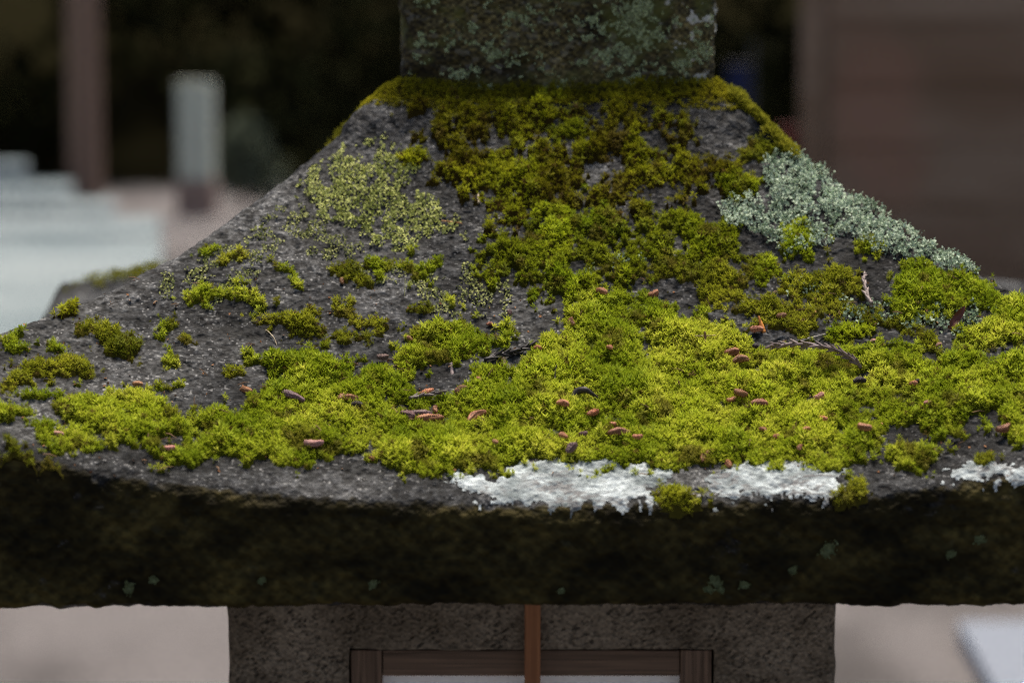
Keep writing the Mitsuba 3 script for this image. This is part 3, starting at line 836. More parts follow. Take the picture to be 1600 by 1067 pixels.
lichen('grey_green_lichen', [[(1230, 425), (1290, 440), (1340, 460), (1400, 470), (1410, 500), (1350, 512), (1280, 500), (1230, 470)], [(1380, 440), (1480, 470), (1560, 480), (1560, 530), (1480, 530), (1400, 510)],
                             [(1285, 632), (1305, 628), (1310, 645), (1290, 650)], [(940, 450), (1000, 430), (1010, 410), (960, 395), (900, 440)]], .50, .007, .0030, .0009, ([.15, .21, .13], [.36, .43, .31]), .0011,
       'small grey-green lichen lobes showing between the moss cushions on the right slope', 4, .05)


def crust(px_poly, seed, key, label, cat, mat, group=None, thick=.0011):
    r = np.random.default_rng(seed)
    m = mask_of([px_poly], 0)
    d = ndimage.distance_transform_edt(m) * DX
    dout = ndimage.distance_transform_edt(~m) * DX
    crumbs = (dout < .007) & (fb(GP, .0024, 2, 137 + seed) > .655 + .02 * dout / .001)
    nz = fb(GP, .006, 3, 130 + seed)
    m &= .5 * nz + .5 * fb(GP, .0022, 2, 134) + np.clip(d / .006, 0, 1) * .34 > .485
    m |= crumbs
    d = ndimage.distance_transform_edt(m) * DX
    ys, xs = np.nonzero(m[:-1, :-1] & m[1:, :-1] & m[:-1, 1:] & m[1:, 1:])
    idx = -np.ones(m.shape, int)
    need = np.zeros(m.shape, bool)
    for a, b in ((0, 0), (0, 1), (1, 0), (1, 1)):
        need[ys + a, xs + b] = True
    idx[need] = np.arange(need.sum())
    t = thick * np.clip(d / .0015, 0, 1) ** .5 * (.5 + fb(GP, .002, 2, 133)) - .00025
    v = np.stack([GX, GY, GZ + t], -1)[need]
    q = np.stack([idx[ys, xs], idx[ys, xs + 1], idx[ys + 1, xs + 1], idx[ys + 1, xs]], -1)
    key = numbered(key)
    scene[key] = mikit.ply((v, np.vstack([q[:, [0, 1, 2]], q[:, [0, 2, 3]]])), mat, smooth=True)
    lab(key, label, cat, group)


crust([(700, 742), (740, 738), (770, 758), (800, 726), (850, 712), (900, 714), (960, 716), (1010, 722), (1055, 733), (1048, 757), (1022, 768), (1018, 796), (960, 796), (900, 794), (850, 790), (800, 790), (760, 782), (720, 768)], 5,
      'white_lichen', 'largest white crusty lichen patch on the front edge of the roof, at the centre', 'lichen patch', 'white_crust')
crust([(1105, 758), (1150, 726), (1200, 714), (1260, 726), (1326, 743), (1312, 770), (1260, 780), (1200, 778), (1150, 786), (1112, 774)], 6,
      'white_lichen', 'middle white crusty lichen patch on the front edge, right of the largest', 'lichen patch', 'white_crust')
crust([(1475, 740), (1510, 722), (1560, 724), (1600, 730), (1660, 745), (1600, 764), (1530, 772), (1495, 752)], 7,
      'white_lichen', 'rightmost white crusty lichen patch on the front edge at the picture border', 'lichen patch', 'white_crust')


def spot(px, py, rad, Y, seed):
    """A lichen spot on an upright face: a rosette of small crowded lobes."""
    r = np.random.default_rng(seed)
    c0 = on_plane_y([[px, py]], Y)[0]
    R = .72 * rad / F * abs(Y - CAM[1])
    n = int(60 + rad * 26)
    a, q = r.random(n) * 6.283, np.sqrt(r.random(n))
    rim = R * (1 + .30 * np.sin(a * 2 + r.random() * 6) + .22 * np.sin(a * 5 + r.random() * 6)) * np.where(r.random(n) < .12, 1.6, 1)
    P = c0 + np.stack([np.cos(a) * q * rim, np.full(n, 0.0), np.sin(a) * q * rim], 1)
    P[:, 1] -= .0005 + .0030 * (fb(P, .045, 2, 1) - .5) + .0020 * (fb(P, .011, 3, 2) - .5) + .006 * (fb(P, .07, 3, 21) - .5) + .0006
    N = np.array([0, -1, .15]) + r.normal(0, .30, P.shape)
    N /= np.linalg.norm(N, axis=1, keepdims=True)
    tone = np.clip(1.1 - q + r.normal(0, .25, n), 0, 1)
    return flakes(P, N, r.uniform(.00035, .00075, n), lerp([.050, .060, .026], [.125, .150, .080], tone), r, .35)


SPOTS = [(1293, 858, 13, 'largest pale green lichen spot on the dark front edge, right of centre'), (1118, 908, 9, 'tall pale green lichen spot in a cluster low on the dark front edge'),
         (1107, 921, 6, 'lower left lichen spot of the cluster low on the dark front edge'), (1126, 921, 5, 'lower right lichen spot of the cluster low on the dark front edge'),
         (1163, 914, 6, 'lichen spot on the dark front edge just right of the low cluster'), (1239, 890, 6, 'lichen spot on the dark front edge below and left of the largest spot'),
         (1485, 865, 7, 'left of two lichen spots at the far right of the dark front edge'), (1530, 843, 8, 'right of two lichen spots at the far right of the dark front edge'),
         (583, 912, 6, 'lone lichen spot on the dark front edge left of the orange-brown strip'), (410, 905, 5, 'small lichen spot on the dark front edge above the left side of the firebox'),
         (202, 918, 9, 'larger lichen spot low on the dark front edge at the left'), (240, 905, 6, 'smaller lichen spot beside the larger one low on the left front edge'),
         (877, 921, 4, 'faint lichen spot near the bottom of the front edge right of the orange-brown strip')]
for i, (px, py, rad, text) in enumerate(SPOTS):
    k = numbered('lichen_spot')
    v, f, c = spot(px, py, rad, YF, 300 + i)
    scene[k] = mikit.ply((v, f), 'crusty', color=c)
    lab(k, text, 'lichen spot')


def block_lichen():
    r = np.random.default_rng(23)
    n = 42000
    x = r.uniform(-NH + .004, NH - .002, n)
    z = r.uniform(.018, .092, n)
    p = np.stack([x, x * 0, z], 1)
    reg = np.exp(-((x - .037) / .020) ** 2 - ((z - .052) / .028) ** 2) * .27 + .10 * np.clip((x - .058) / .02, 0, 1) + .07 * np.exp(-((x + .068) / .014) ** 2) - .03
    k = .55 * fb(p, .009, 3, 140) + .45 * fb(p, .0032, 2, 141) + reg > .645 + r.normal(0, .035, n)
    x, z = x[k], z[k]
    P = np.stack([x + NX, np.full_like(x, -NH - .0006), z + Z0], 1)
    P[:, 1] -= .0040 * ((fb(P, .05, 3, 31) - .5) * 1.6 + (fb(P, .010, 3, 32) - .5))
    N = np.array([0, -1, .25]) + r.normal(0, .35, P.shape)
    N /= np.linalg.norm(N, axis=1, keepdims=True)
    tone = r.random(len(x))
    return flakes(P, N, r.uniform(.0003, .0008, len(x)), lerp([.11, .135, .060], [.40, .47, .28], tone), r, .5)


v, f, c = block_lichen()
scene['block_lichen'] = mikit.ply((v, f), 'crusty', color=c)
lab('block_lichen', 'grey-green lichen crust on the front face of the square block', 'lichen', kind='stuff')

# ------------------------------------------------------------------ litter lying on the moss
cover_at = RegularGridInterpolator((RY, RX), ndimage.gaussian_filter(COVER, 2.0), bounds_error=False, fill_value=0)


def lay(px, py, extra=.0):
    """Where something lies: on the stone or on the growth that covers it."""
    p = at([[px, py]], .004)[0]
    for _ in range(3):
        h = float(cover_at((p[1], p[0])))
        p = at([[px, py]], h * .85 + extra)[0]
    return p


def cone_mesh(length, rad, seed):
    r = np.random.default_rng(seed)
    n, m = 34, 20
    s = np.linspace(0, 1, n)
    taper = r.uniform(.75, 1.5)
    prof_ = rad * np.sqrt(np.clip(1 - (2 * s ** taper - 1) ** 2.0, 0, 1)) ** .8
    a = np.arange(m) * 2 * np.pi / m
    S, A = np.meshgrid(s, a, indexing='ij')
    rows_ = max(2.5, length / .00125)
    ph = S * rows_ * 2 * np.pi
    bump = (.5 + .5 * np.cos(ph + 2.5 * A + 1.3 * np.sin(3 * A + seed)) * np.cos(ph * .9 - 2.5 * A)) * np.clip(1.35 - .7 * r.random(S.shape), 0, 1)
    R = prof_[:, None] * (.60 + .64 * bump) * (1 + .5 * (fb(np.stack([S * 3, np.cos(A), np.sin(A)], -1) + seed, .8, 2, 5) - .5))
    bend = .20 * length * np.sin(np.pi * S) * r.uniform(-1, 1)
    v = np.stack([(S - .5) * length, R * np.cos(A) + bend, R * np.sin(A)], -1).reshape(-1, 3)
    i, j = np.meshgrid(np.arange(n - 1), np.arange(m), indexing='ij')
    q = np.stack([i * m + j, i * m + (j + 1) % m, (i + 1) * m + (j + 1) % m, (i + 1) * m + j], -1).reshape(-1, 4)
    return v, np.vstack([q[:, [0, 2, 1]], q[:, [0, 3, 2]]]), bump.reshape(-1)


TONES = {'orange': [.47, .20, .105], 'pink': [.50, .26, .19], 'brown': [.31, .135, .075], 'purple': [.17, .095, .095], 'dark': [.035, .025, .030]}


def cone(px, py, wpx, ang, tone, text, seed, lift=.0004, rad=None, tilt=0.0):
    p = lay(px, py, lift + .0011)
    sc = np.linalg.norm(p - CAM) / F
    L = wpx * sc
    R = rad * sc if rad else min(.0018, max(.0010, L * .25))
    v, f, b = cone_mesh(L, R, seed)
    th = math.radians(-ang)
    rot = trimesh.transformations.euler_matrix(0, math.radians(tilt), th, 'sxyz')[:3, :3]
    # lie along the slope
    e = .003
    hx = float(surf(p[0] + e, p[1]) - surf(p[0] - e, p[1])) / (2 * e)
    hy = float(zf(p[0], p[1] + e) - zf(p[0], p[1] - e)) / (2 * e)
    n = np.array([-hx * .4, -hy, 1.0])
    n /= np.linalg.norm(n)
    xx = np.array([1, 0, -n[0] / n[2]])
    xx /= np.linalg.norm(xx)
    M = np.stack([xx, np.cross(n, xx), n], 1)
    v = v @ rot.T @ M.T + p + n * R * np.random.default_rng(seed + 1).uniform(.35, .95)
    c = np.array(TONES[tone])[None] * (.22 + 1.15 * b[:, None]) * np.random.default_rng(seed).uniform(.9, 1.1, (1, 3))
    k = numbered('fallen_cone')
    scene[k] = mikit.ply((v, f), 'cone_orange', smooth=True, color=c)
    lab(k, text, 'fallen cone')


CONES = [
    (545, 627, 34, 4, 'orange', 'long orange cone lying level on the left part of the carpet'), (557, 634, 18, 0, 'dark', 'blackish scrap of cone tucked under the long level orange cone'),
    (385, 611, 19, 20, 'orange', 'small orange cone on the notch at the left end of the carpet'), (215, 602, 16, 0, 'orange', 'tiny orange cone on the back of the left lobe of the carpet'),
    (92, 680, 16, 15, 'pink', 'pink cone behind the low cushion at the lower left'), (265, 700, 17, 0, 'pink', 'pale pink cone on the front of the carpet near the lower left'),
    (490, 693, 30, -12, 'pink', 'pinkish cone near the front of the carpet, left of the tall front clump'), (458, 623, 40, 28, 'purple', 'long slender scaly brown cone lying aslant on the left carpet'),
    (637, 650, 24, 25, 'purple', 'dark purple cone at the left end of the cone cluster'), (672, 656, 42, -8, 'orange', 'large orange cone at the front of the cone cluster left of centre'),
    (657, 648, 36, 0, 'purple', 'dark cone lying behind the large orange one in the cluster'), (682, 642, 15, 80, 'orange', 'small upright orange cone behind the cone cluster'),
    (665, 614, 26, -25, 'orange', 'orange cone among dark twigs above the cone cluster'), (721, 612, 22, -40, 'brown', 'slanting brown cone at the tip of the grey stone gap'),
    (746, 655, 36, -42, 'orange', 'curved orange cone pointing to the lower right, centre of the carpet'), (748, 594, 14, 60, 'orange', 'round pointed orange bud beside the grey stone gap'),
    (640, 531, 11, 40, 'orange', 'small orange cone on the left of the inner moss island'), (765, 508, 11, 0, 'brown', 'small reddish cone on stone at the back of the inner moss island'),
    (598, 560, 18, -5, 'purple', 'thin purplish cone on the stone between carpet and inner island'), (952, 545, 11, 30, 'orange', 'tiny orange cone alone in the upper carpet'),
    (895, 503, 17, 80, 'brown', 'upright brown cone on the upper left margin of the carpet'), (940, 458, 18, 22, 'orange', 'orange cone at the very top of the carpet, left one'),
    (1020, 460, 18, -20, 'orange', 'orange cone at the very top of the carpet, right one'), (879, 634, 20, 15, 'orange', 'half hidden orange cone left of the dark hook'),
    (926, 646, 20, -28, 'orange', 'orange cone lying below the dark hook'), (880, 683, 16, 35, 'orange', 'small orange cone above the slanting purple cone'),
    (911, 678, 14, -15, 'purple', 'small dark purple cone right of the slanting purple one'), (893, 703, 26, -55, 'purple', 'slanting purple cone above the largest white lichen'),
    (968, 680, 36, 5, 'brown', 'long reddish cone lying level above the largest white lichen'), (996, 684, 16, 3, 'orange', 'short orange cone right of the long reddish one'),
    (958, 663, 13, 20, 'orange', 'round orange cone above the long reddish one'), (774, 692, 10, 30, 'orange', 'tiny orange speck of cone above the tall front clump'),
    (1107, 716, 34, -52, 'brown', 'slanting red-brown cone at the gap between the white lichens'), (1138, 726, 17, 75, 'orange', 'upright pale orange cone at the left end of the middle white lichen'),
    (1158, 567, 25, -5, 'brown', 'red-brown cone left of the needle twig, lower of two'), (1143, 552, 24, -8, 'brown', 'red-brown cone left of the needle twig, upper of two'),
    (1143, 625, 17, -20, 'orange', 'orange cone left in the trio in the right half of the carpet'), (1157, 617, 22, 22, 'brown', 'top cone of the trio in the right half of the carpet'),
    (1186, 635, 26, 5, 'brown', 'right cone of the trio in the right half of the carpet'), (1278, 622, 20, -35, 'pink', 'pinkish cone below the needle twig beside a green rosette'),
    (1286, 654, 14, 25, 'orange', 'pale tan cone below the pinkish one'), (1351, 669, 22, 28, 'orange', 'orange cone near the right front hollow of the carpet'),
    (1260, 671, 12, -10, 'orange', 'small orange cone in the middle of the right front carpet'), (1251, 701, 13, -65, 'orange', 'orange cone stuck upright above the middle white lichen'),
    (1191, 673, 13, 30, 'brown', 'small brown cone left of the right front cones'), (1212, 683, 10, -30, 'orange', 'tiny orange cone beside the small brown one'),
    (1427, 601, 13, 0, 'orange', 'round red-orange berry-like cone in the right carpet'), (1433, 596, 8, 0, 'dark', 'black bead touching the round red-orange cone'),
    (1567, 672, 26, -28, 'brown', 'large red-brown cone on bare stone at the right border'), (1449, 631, 12, 5, 'pink', 'faint pink cone below the round red-orange one'),
    (1343, 598, 20, 0, 'dark', 'blackish lump of cone below the tip of the needle twig'), (1182, 518, 20, 5, 'orange', 'flat orange cone behind the upright orange flake'),
    (1180, 541, 10, 0, 'dark', 'tiny dark bud left of the needle twig'), (1365, 535, 12, -15, 'pink', 'tiny pink cone at the back of the right carpet'), (1467, 541, 11, -20, 'pink', 'tiny pale cone near the red leaf'),
    (535, 440, 13, 85, 'brown', 'brown cone standing on the cushion under the olive lichen'), (795, 489, 11, 75, 'purple', 'small purplish cone on bare stone, upper centre'),
    (1221, 495, 16, -15, 'brown', 'brown cone on the wide olive cushion above the needle twig'), (840, 546, 13, 0, 'orange', 'pale orange cone beside the black needles'),
    (580, 717, 10, 10, 'brown', 'tiny brown cone on bare stone left of the tall front clump'),
]
for i, (px, py, w, a, tone, text) in enumerate(CONES):
    cone(px, py, w * 1.08, a, tone, text, 400 + i)


def needle(p0, d, L, R, col, seed, droop=.1, upv=np.array([0, 0, 1.0])):
    s = np.linspace(0, 1, 7)
    p = p0 + d[None] * (s * L)[:, None] + upv[None] * (droop * L * np.sin(np.pi * s * .9))[:, None]
    m = tube(p, R * np.array([.8, 1.0, 1.0, .92, .75, .5, .12]), 6)
    return m, np.tile(col, (len(m.vertices), 1)) * np.random.default_rng(seed).uniform(.8, 1.2)


def spray(key, pts, lifts, needles, L, label, col, seed, cat='twig'):
    r = np.random.default_rng(seed)
    key = numbered(key)
    P = np.array([lay(x, y, l) for (x, y), l in zip(pts, lifts)])
    k = np.linspace(0, 1, len(P))
    s = np.linspace(0, 1, 24)
    C = PchipInterpolator(k, P)(s)
    stem = tube(C, np.linspace(.0009, .0005, 24), 7)
    scene[key + '__stem'] = mikit.ply(stem, 'dead_needle', smooth=40, color=None) if False else mikit.ply((stem.vertices, stem.faces), 'dead_needle', smooth=True, color=np.tile(np.array(col) * .8, (len(stem.vertices), 1)))
    for i in range(needles):
        a = i / (needles - 1) * .97 + .01
        p0 = PchipInterpolator(k, P)(a)
        d = PchipInterpolator(k, P)(min(1, a + .03)) - PchipInterpolator(k, P)(max(0, a - .03))
        d /= np.linalg.norm(d)
        side = np.array([d[1], -d[0], 0])
        ph = i * 2.4 + r.normal(0, .2)
        off = side * math.cos(ph) * .52 + np.array([0, -.25, .9]) * math.sin(ph) * .58
        q = d + off
        q /= np.linalg.norm(q)
        m, c_ = needle(p0, q, L * r.uniform(.75, 1.1) * (1 - .35 * a), .00075, np.array(col) * r.uniform(.8, 1.25), seed * 50 + i, -.08, off)
        nm = key + '__needle' + (f'_{i:03d}' if i else '')
        scene[nm] = mikit.ply((m.vertices, m.faces), 'dead_needle', smooth=True, color=c_)
    lab(key, label, cat)


spray('needle_twig', [(1345, 574), (1330, 560), (1303, 546), (1262, 538), (1230, 538), (1207, 540)], [.003, .0060, .0080, .0085, .0080, .0062], 40, .0068,
      'dry grey-brown conifer twig with overlapping needles curving across the right carpet', [.165, .122, .118], 3)
spray('needle_twig', [(1362, 474), (1354, 458), (1350, 440), (1352, 428)], [.003, .004, .004, .004], 16, .0050, 'pale grey dried scaly twig standing between moss cushions on the right', [.25, .20, .185], 4)
spray('needle_twig', [(757, 562), (785, 553), (808, 548), (832, 538)], [.003, .0035, .0035, .003], 18, .0070, 'black needle twig lying in the shade between inner island and carpet', [.022, .018, .018], 5)
spray('needle_twig', [(640, 622), (660, 618), (690, 612)], [.003, .003, .003], 9, .0050, 'short grey needle twig beside the grey stone gap', [.10, .08, .075], 6)


def strip(key, pts, radii, lifts, col, label, cat, mat='dead_needle', flat=1.0):
    key = numbered(key)
    P = np.array([lay(x, y, l) for (x, y), l in zip(pts, lifts)])
    s = np.linspace(0, 1, 14)
    k = np.linspace(0, 1, len(P))
    C = PchipInterpolator(k, P)(s)
    rr = np.interp(s, k, radii)
    m = tube(C, rr, 8)
    v = np.array(m.vertices)
    r = np.random.default_rng(len(scene))
    v += r.normal(0, .00008, v.shape)
    scene[key] = mikit.ply((v, m.faces), mat, smooth=True, color=np.tile(col, (len(v), 1)) * r.uniform(.7, 1.3, (len(v), 1)))
    lab(key, label, cat)


strip('bark_scrap', [(893, 624), (903, 611), (914, 609), (925, 615), (937, 625)], [.0009, .0017, .0015, .0009, .0005], [.001, .004, .0055, .0045, .001], [.03, .024, .022], 'black hooked bit of bark arching out of the centre carpet', 'bark scrap')
strip('bark_scrap', [(787, 575), (787, 560)], [.0013, .0011], [0, .0042], [.085, .045, .03], 'brown upright bark stub at the foot of the black needles', 'bark scrap')
strip('bark_scrap', [(772, 573), (776, 563)], [.0006, .0003], [0, .003], [.03, .022, .02], 'thin dark splinter left of the brown bark stub', 'bark scrap')
strip('bark_scrap', [(707, 588), (706, 578), (705, 568)], [.0012, .0009, .0011], [.0003, .0012, .0018], [.20, .155, .15], 'grey-violet bud with a pale tip on the grey stone gap', 'bud')
strip('bark_scrap', [(867, 600), (867, 585), (870, 570)], [.0005, .0004, .0003], [0, .003, .0055], [.05, .045, .02], 'thin dark upright stalk in the centre carpet', 'stalk')
strip('bark_scrap', [(1101, 540), (1102, 528), (1101, 518)], [.0004, .0007, .0004], [0, .002, .0045], [.16, .085, .04], 'brown upright sliver crossed by a straw at the upper carpet', 'bark scrap')
strip('dry_straw', [(1086, 525), (1118, 524)], [.0003, .0003], [.003, .003], [.34, .27, .09], 'short level straw crossing the brown upright sliver', 'straw')
strip('dry_straw', [(1253, 532), (1290, 522)], [.0005, .0004], [.002, .002], [.22, .20, .19], 'grey straw lying behind the needle twig', 'straw')
strip('dry_straw', [(1194, 521), (1190, 508), (1185, 494)], [.0012, .0010, .0004], [0, .0025, .0045], [.55, .22, .05], 'upright bright orange flake left of the needle twig', 'leaf flake')
strip('dry_straw', [(415, 515), (428, 528), (432, 540)], [.0002, .0002, .0002], [.001, .002, .0005], [.42, .34, .22], 'fine pale hair-like stalk hanging over the stone above the left carpet', 'straw')
strip('dry_straw', [(748, 318), (747, 303)], [.0008, .0005], [.0005, .001], [.40, .32, .22], 'small pale splinter on the stone beside the dark moss', 'straw')
strip('dry_straw', [(690, 345), (722, 349)], [.0003, .0003], [.0015, .0015], [.36, .17, .05], 'thin orange straw lying on stone right of the olive lichen', 'straw')
strip('dry_straw', [(632, 468), (633, 436)], [.0002, .00018], [0, .006], [.30, .30, .14], 'hair-thin upright stalk in front of the bright cushion below the olive lichen', 'straw')


# fine litter: bud scales, grit and needle bits too small and many to count
def litter():
    r = np.random.default_rng(77)
    px = np.c_[r.uniform(20, 1590, 420), r.uniform(425, 735, 420)]
    P = at(px, .004)
    h = cover_at(np.c_[P[:, 1], P[:, 0]])
    P[:, 2] = surf(P[:, 0], P[:, 1]) + h * .80 + .0006
    n = len(P)
    N = np.array([0, -.3, .9]) + r.normal(0, .5, (n, 3))
    N /= np.linalg.norm(N, axis=1, keepdims=True)
    tone = r.random(n)
    parts = [flakes(P, N, r.uniform(.0004, .0011, n), lerp([.10, .045, .022], [.42, .22, .11], tone), r, .6)]
    for k in range(90):
        a = P[k * 4] + [0, 0, .0008]
        d = r.normal(0, 1, 3) * [1, .7, .25]
        d /= np.linalg.norm(d)
        L = r.uniform(.003, .008)
        m = tube(np.array([a - d * L / 2, a + [0, 0, L * .08], a + d * L / 2]), np.array([.00018, .00026, .0001]), 5)
        parts.append((np.array(m.vertices), np.array(m.faces), np.tile(np.array([.16, .10, .06]) * r.uniform(.4, 1.9), (len(m.vertices), 1))))
    return join(parts)


v, f, c = litter()
scene['fine_litter'] = mikit.ply((v, f), 'crusty', color=c)
lab('fine_litter', 'tiny brown bud scales and needle bits sprinkled over the moss', 'litter', kind='stuff')


# red leaf: a folded pointed blade
def red_leaf():
    a, b = lay(1483, 514, .0005), lay(1508, 478, .0065)
    ax = b - a
    L = np.linalg.norm(ax)
    ax /= L
    side = np.cross(ax, [0, -1, .3])
    side /= np.linalg.norm(side)
    nn = np.cross(side, ax)
    s = np.linspace(0, 1, 12)
    w = .0019 * np.array([.55, .8, .9, 1.0, 1.0, .98, .95, .9, .8, .62, .38, .05])
    rows_ = []
    for o, thick in ((.00012, 1), (-.00012, -1)):
        for k, wid in ((-1, 1), (-.5, 1), (0, 1), (.5, 1), (1, 1)):
            rows_.append(a + ax * (s * L)[:, None] + side * (w * k)[:, None] + nn * ((abs(k) - .4) * w * .55 + o + .0005 * np.sin(s * 9))[:, None])
    v = np.stack(rows_, 1)
    n = len(s)
    f = []
    for i in range(n - 1):
        for j in range(4):
            p, q = i * 10 + j, (i + 1) * 10 + j
            f += [(p, p + 1, q + 1), (p, q + 1, q), (p + 5, q + 6, p + 6), (p + 5, q + 5, q + 6)]
        for j in (0, 4):
            p, q = i * 10 + j, (i + 1) * 10 + j
            f += [(p, q, q + 5), (p, q + 5, p + 5)]
    return v.reshape(-1, 3), np.array(f)


scene['red_leaf_blade'] = mikit.ply(red_leaf(), 'red_leaf', smooth=60)
lab('red_leaf_blade', 'narrow dark red dry leaf standing in the moss near the right ridge', 'leaf')

# ------------------------------------------------------------------ the place behind, far out of focus
gs = trimesh.creation.box((400, 400, .2))
gs.apply_translation([0, 150, -.1])
scene['ground'] = mikit.ply(gs, 'gravel')
lab('ground', 'pinkish grey gravel ground', kind='structure')


def hill():
    n = 60
    x, y = np.linspace(-120, 120, n), np.linspace(60, 160, 40)
    X, Y = np.meshgrid(x, y)
    Zh = (Y - 60) * .45 + 3 * (fb(np.stack([X, Y, X * 0], -1), 14, 3, 150) - .5) - .4
    i, j = np.meshgrid(np.arange(39), np.arange(n - 1), indexing='ij')
    a = i * n + j
    return np.stack([X, Y, Zh], -1).reshape(-1, 3), np.stack([a, a + 1, a + n + 1, a + n], -1).reshape(-1, 4)


scene['hillside'] = mikit.ply(hill(), 'earth', smooth=True)
lab('hillside', 'dark wooded hillside behind the ground', kind='structure')


def leaf_cloud(centres, radii, n, size, c0, c1, seed):
    r = np.random.default_rng(seed)
    centres, radii = np.asarray(centres, float), np.asarray(radii, float)
    k = r.integers(0, len(centres), n)
    d = r.normal(0, 1, (n, 3))
    d /= np.linalg.norm(d, axis=1, keepdims=True)
    P = centres[k] + d * radii[k] * (r.random((n, 1)) ** .4)
    a = r.normal(0, 1, (n, 3))
    a /= np.linalg.norm(a, axis=1, keepdims=True)
    b = np.cross(a, r.normal(0, 1, (n, 3)))
    b /= np.linalg.norm(b, axis=1, keepdims=True)
    s = size * r.uniform(.6, 1.3, (n, 1))
    v = np.stack([P - a * s, P + b * s * .5, P + a * s, P - b * s * .5], 1).reshape(-1, 3)
    i = np.arange(n) * 4
    f = np.vstack([np.stack([i, i + 1, i + 2], 1), np.stack([i, i + 2, i + 3], 1)])
    return v, f, np.repeat(lerp(c0, c1, r.random(n)), 4, 0)


r_ = np.random.default_rng(61)
cs, rs = [], []
for i in range(240):
    x, y = r_.uniform(-40, 34), r_.uniform(56, 70)
    cs.append([x, y, r_.uniform(.5, 15)])
    rs.append([2.4, 1.8, 1.8])
v, f, c = leaf_cloud(cs, rs, 42000, .34, [.0080, .0086, .0038], [.0250, .0275, .0090], 62)
scene['wood'] = mikit.ply((v, f), 'crusty', color=c)
lab('wood', 'dark evergreen wood behind everything, far out of focus', 'wood', kind='stuff')


def trunk_at(px0, px1, dist, h, mat, text, pine=True):
    x, w = far_x((px0 + px1) / 2, dist), (px1 - px0) / F * dist / 2
    k = numbered('cedar_tree')
    y = CAM[1] + dist
    zs = np.array([-.1, .3, 1.0, 3, 6, 9, h])
    scene[k + '__trunk'] = mikit.ply(tube(np.c_[np.full(7, x), np.full(7, y), zs], w * np.array([1.18, 1.06, 1.0, .95, .85, .7, .4]), 16), mat, smooth=40)
    v, f, c = leaf_cloud([[x + a, y + b, h * q] for a, b, q in ((0, 0, 1.0), (1, .5, .85), (-1, .2, .8), (.2, -.8, .75), (0, .8, .65))], [[1.6, 1.6, 1.8]] * 5, 3000, .3, [.02, .028, .01], [.05, .06, .02], 63)
    scene[k + '__crown'] = mikit.ply((v, f), 'crusty', color=c)
    lab(k, text, 'tree')


trunk_at(108, 162, 40, 15, 'bark', 'reddish brown tree trunk at the far left behind the pale steps')

d = 41
px = far_x(308, d)
y = CAM[1] + d
w = 54 / F * d / 2
scene['stone_pillar__shaft'] = mikit.ply(rbox(px - w, px + w, y - .2, y + .3, .62, far_z(128, d), .03), 'pillar_stone', smooth=40)
scene['stone_pillar__pedestal'] = mikit.ply(rbox(px - w * 1.1, px + w * 1.1, y - .25, y + .35, -.05, .62, .05), 'pedestal_stone', smooth=40)
lab('stone_pillar', 'pale upright stone pillar on a brown pedestal, out of focus at the left', 'stone pillar')
v, f, c = leaf_cloud([[far_x(385, 43), CAM[1] + 43, 1.15], [far_x(372, 43), CAM[1] + 43, .8], [far_x(405, 43), CAM[1] + 43.3, .6]], [[.5, .4, .6], [.5, .4, .5], [.6, .4, .5]], 900, .10, [.05, .062, .045], [.11, .13, .09], 64)
scene['pale_shrub__foliage'] = mikit.ply((v, f), 'crusty', color=c)
scene['pale_shrub__stem'] = mikit.ply(tube([[far_x(385, 43), CAM[1] + 43, -.05], [far_x(383, 43), CAM[1] + 43, .9]], [.05, .03], 8), 'bark', smooth=40)
lab('pale_shrub', 'blurred grey-green shrub right of the pale pillar', 'shrub')

# pale stone steps at the left
tiers = [(46, 252, 36.0, 45.0), (116, 283, 30.0, 35.2), (182, 311, 25.8, 29.3), (252, 338, 21.5, 25.3), (254, 369, 17.6, 21.3), (254, 401, 9.0, 17.4)]
for i, (pxr, pyt, d0, d1) in enumerate(tiers):
    nm = 'stone_steps__step' + (f'_{i:03d}' if i else '')
    zt, xr = far_z(pyt, d1), far_x(pxr, d1)
    b_ = rbox(-12, 0, d0 - d1, 0, -.05, zt, .03).rotate((0, 0, math.degrees(math.atan2(-xr + CAM[0], d1)) - .3)).translate((xr, CAM[1] + d1, 0))
    scene[nm] = mikit.ply(b_, 'pale_stone', smooth=40)
lab('stone_steps__step_005', 'long low landing in front of the steps')
lab('stone_steps', 'blurred pale stone steps rising to the left behind the roof', 'steps')

# brown building at the right
d = 12.0
x0 = far_x(1247, d)
y = CAM[1] + d
def turned(m):
    return m.translate((-x0, -y, 0)).rotate((0, 0, -9)).translate((x0, y, 0))


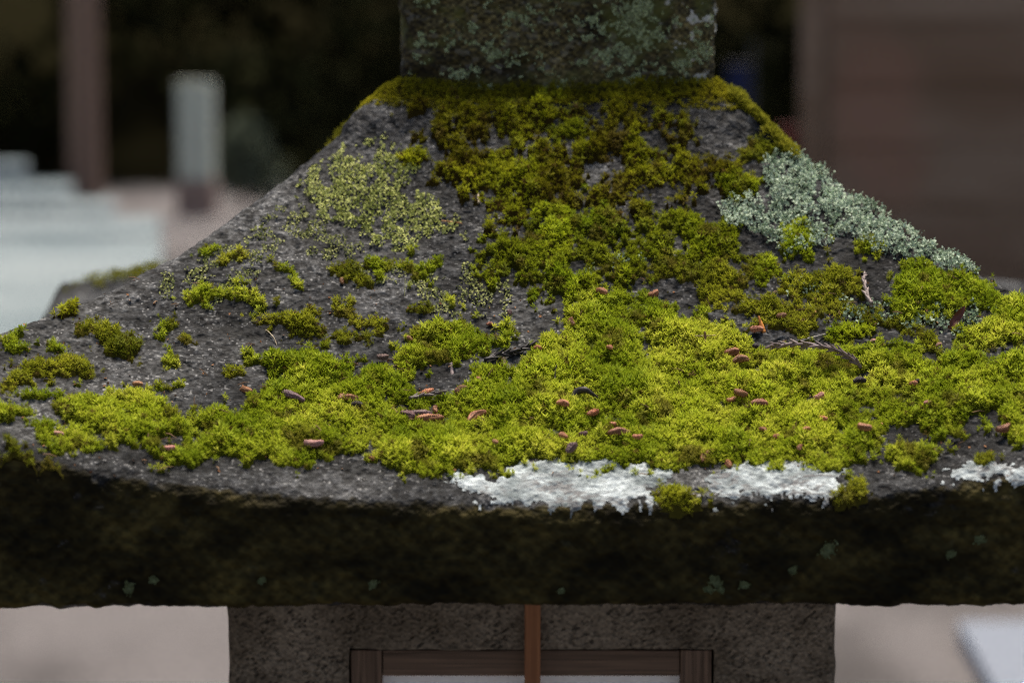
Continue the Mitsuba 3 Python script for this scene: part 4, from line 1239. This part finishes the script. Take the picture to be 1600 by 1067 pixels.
scene['brown_building__wall'] = mikit.ply(turned(rbox(x0 + .1, x0 + 7, y, y + 6, -.05, 4.2, .01)), 'wall_boards', smooth=40)
scene['brown_building__corner_post'] = mikit.ply(turned(rbox(x0, x0 + .13, y - .03, y + .10, -.05, 4.2, .01)), 'wall_boards', smooth=40)
for i, z in enumerate(np.arange(.25, 4.2, .3)):
    scene['brown_building__board' + (f'_{i:03d}' if i else '')] = mikit.ply(turned(rbox(x0 + .14, x0 + 7, y - .02, y - .001, z, z + .27, .006)), 'wall_boards', smooth=40)
scene['brown_building__roof'] = mikit.ply(turned(rbox(x0 - .6, x0 + 7.6, y - .7, y + 6.6, 4.21, 4.4, .03)), 'roof_metal', smooth=40)
lab('brown_building', 'blurred brown timber building filling the right background', 'building')

d = 22.0
x, y = far_x(1152, d), CAM[1] + d
scene['blue_banner__cloth'] = mikit.ply(rbox(x - .10, x + .10, y - .012, y + .012, far_z(205, d), far_z(105, d), .008), 'blue_cloth', smooth=40)
scene['blue_banner__pole'] = mikit.ply(tube([[x + .13, y, -.05], [x + .13, y, 2.3]], [.018, .018], 8), 'dark_metal', smooth=40)
scene['blue_banner__arm'] = mikit.ply(tube([[x - .11, y, far_z(100, d)], [x + .14, y, far_z(100, d)]], [.012, .012], 8), 'dark_metal', smooth=40)
lab('blue_banner', 'dark blue upright cloth blurred between the block and the brown building', 'banner')
x, y = far_x(1228, d), CAM[1] + d
scene['red_box__case'] = mikit.ply(rbox(x - .08, x + .08, y - .1, y + .1, far_z(240, d), far_z(198, d), .02), 'red_paint', smooth=40)
scene['red_box__post'] = mikit.ply(tube([[x, y, -.05], [x, y, far_z(239, d)]], [.03, .03], 10), 'dark_metal', smooth=40)
lab('red_box', 'small dull red box on a post beside the brown building', 'box')

# low pale slab at the lower right
gp = [on_ground(*q) for q in ((1496, 1000), (1532, 1070), (1575, 1150))]
sp_ = [gp[0], gp[2], gp[2] + [1.3, 0], gp[0] + [1.3, .0]]
slab = trimesh.creation.extrude_polygon(shapely.Polygon(sp_).buffer(-.02).buffer(.02), .07, engine='earcut')
slab.apply_translation([0, 0, -.01])
matte('slab_stone', [0.155, 0.175, 0.21], 0.85)
scene['stone_slab'] = mikit.ply(slab, 'slab_stone', smooth=40)
lab('stone_slab', 'blurred pale bluish stone slab on the ground in the lower right corner', 'stone slab')
